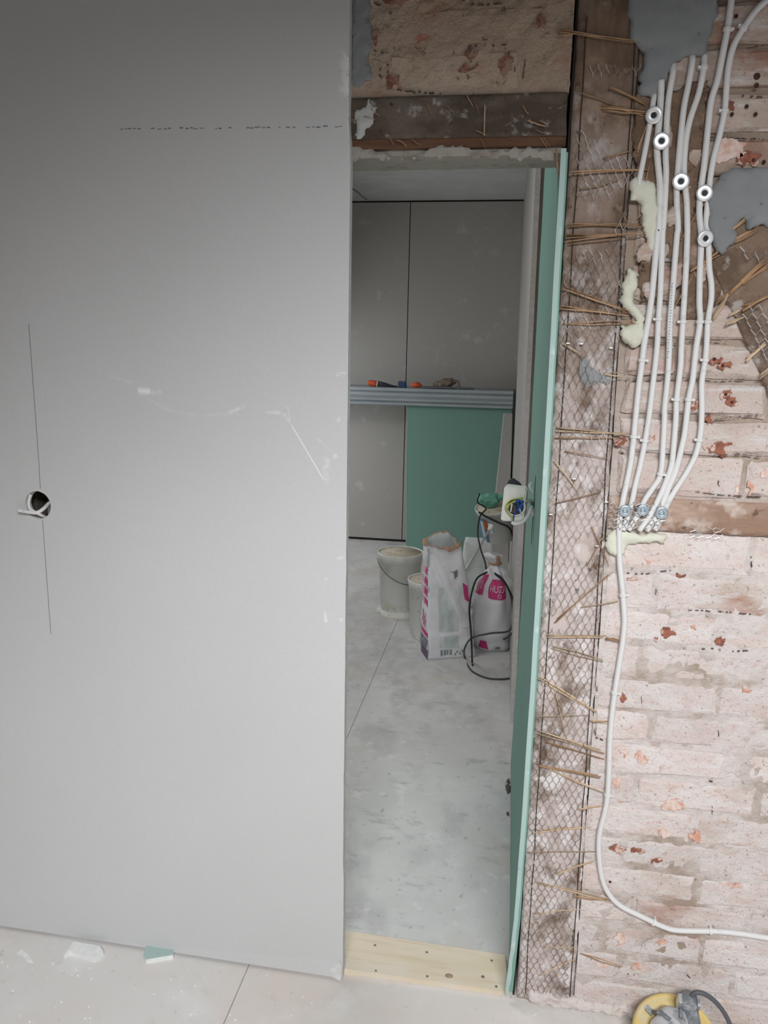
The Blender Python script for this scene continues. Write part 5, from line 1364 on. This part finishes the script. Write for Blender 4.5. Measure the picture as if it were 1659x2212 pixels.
# ---- socket box hanging out of the reveal by its cables
bY = 1.93
tl, tr_, br2, bl2 = W(1089, 1052, bY), W(1137, 1058, bY), W(1130, 1128, bY), W(1081, 1126, bY)
jb = thing('socket_box', 'white socket box with bare wires hanging in the doorway', 'socket box', (bl2 + br2) / 2)
bm = bmesh.new()
fr = [bm.verts.new(p) for p in (bl2, br2, tr_, tl)]
bk = [bm.verts.new(p + Vector((0.006, 0.034, 0.004))) for p in (bl2, br2, tr_, tl)]
bm.faces.new(fr); bm.faces.new(bk[::-1])
for k in range(4): bm.faces.new((fr[k], bk[k], bk[(k + 1) % 4], fr[(k + 1) % 4]))
bmesh.ops.recalc_face_normals(bm, faces=bm.faces[:])
bmesh.ops.bevel(bm, geom=bm.edges[:], offset=0.0035, segments=3, affect='EDGES')
obj('housing', bm, BOXW, jb, smooth=False)
cc = W(1114, 1095, bY - 0.001)
AX = Matrix.Rotation(math.pi / 2, 3, 'X')
bm = bmesh.new(); lathe(bm, [(0.0235, -0.001), (0.0245, 0.003), (0.0215, 0.003), (0.020, 0.0006)], cc, 28, AX)
srg = obj('socket_ring', bm, BOXW, jb, smooth=True)
bm = bmesh.new(); lathe(bm, [(0.0205, 0.0), (0.0205, 0.0012), (0.001, 0.0012)], cc, 24, AX)
obj('socket_well', bm, M('dark_socket_well', (0.045, 0.045, 0.055), 0.5), srg)
def core(mat, pts, r=0.0014):
    bm = bmesh.new(); tube(bm, spline([W(px, py, y) for px, py, y in pts], 6), r, 7); obj('wire_core', bm, mat, jb, smooth=True)
core(WIREBLUE, [(1122, 1076, bY - .004), (1118, 1084, bY - .010), (1120, 1095, bY - .008), (1112, 1106, bY - .006), (1108, 1128, bY - .010)], 0.0020)
core(WIREBLUE, [(1130, 1082, bY - .004), (1126, 1092, bY - .010), (1118, 1100, bY - .008), (1124, 1106, bY - .004)], 0.0032)
core(WIREBLUE, [(1112, 1088, bY - .004), (1118, 1080, bY - .010), (1128, 1088, bY - .006), (1124, 1102, bY - .006)], 0.0030)
core(WIREYEL, [(1130, 1076, bY - .005), (1110, 1078, bY - .010), (1098, 1084, bY - .009), (1092, 1096, bY - .009), (1098, 1108, bY - .008), (1105, 1116, bY - .010), (1107, 1130, bY - .010)], 0.0020)
core(WIREYEL, [(1128, 1079, bY - .004), (1112, 1083, bY - .008), (1100, 1090, bY - .006), (1096, 1100, bY - .004)], 0.0026)
core(CABLE, [(1106, 1086, bY - .004), (1105, 1095, bY - .010), (1103, 1106, bY - .006)], 0.0022)
core(CABLE, [(1122, 1098, bY - .008), (1124, 1104, bY - .012), (1125, 1108, bY - .006)], 0.0016)
core(M('brown_core', (0.13, 0.08, 0.06), 0.6), [(1108, 1090, bY - .004), (1112, 1098, bY - .008), (1108, 1108, bY - .004)], 0.0030)
p0 = Vector((JXF + 0.004, 1.985, 1.085)); p1 = Vector((JXF + 0.004, 1.99, 1.12)); p2 = Vector((JXF + 0.004, 1.995, 1.10))
bm = bmesh.new(); tube(bm, spline([W(1106, 1128, bY - .008), W(1112, 1131, bY - .010), W(1128, 1128, bY - .006), W(1141, 1112, bY + .005), W(1148, 1095, 1.95), p0], 6), 0.0050, 10)
obj('supply_cable', bm, CABLE, jb, smooth=True)
bm = bmesh.new(); tube(bm, spline([W(1137, 1084, bY + .018), W(1146, 1082, 1.95), p2], 5), 0.0046, 8)
obj('supply_cable', bm, M('grey_green_sheath', (0.30, 0.32, 0.26), 0.6), jb, smooth=True)
bm = bmesh.new(); tube(bm, spline([p1 + Vector((0, 0, 0.01)), W(1152, 1066, 1.955), W(1146, 1056, 1.95), W(1144, 1048, 1.95), W(1150, 1043, 1.96)], 5), 0.0030, 8)
obj('spare_core', bm, CABLE, jb, smooth=True)
# dark cap tucked behind the box
bm = bmesh.new()
Q3 = [W(1094, 1052, 1.968), W(1128, 1054, 1.968), W(1126, 1047, 1.968), W(1108, 1034, 1.968), W(1098, 1040, 1.968)]
lo = [bm.verts.new(p) for p in Q3]; hi = [bm.verts.new(p + Vector((0.0, 0.022, 0))) for p in Q3]
bm.faces.new(lo); bm.faces.new(hi[::-1])
for k in range(5): bm.faces.new((lo[k], hi[k], hi[(k + 1) % 5], lo[(k + 1) % 5]))
bmesh.ops.recalc_face_normals(bm, faces=bm.faces[:])
bmesh.ops.bevel(bm, geom=bm.edges[:], offset=0.002, segments=2, affect='EDGES')
obj('dark_cap', bm, CLOTHD, jb)
# loose cable end in the far room's upper left
bm = bmesh.new(); tube(bm, spline([W(745, 400, 5.2), W(768, 412, 5.2), W(782, 424, 5.25), W(792, 431, 5.4)], 5), 0.006, 6)
tag(obj('ceiling_cable', bm, M('dusty_ceiling_cable', (0.25, 0.25, 0.24), 0.7), smooth=True), 'dusty cable crossing the far ceiling corner', 'cable')
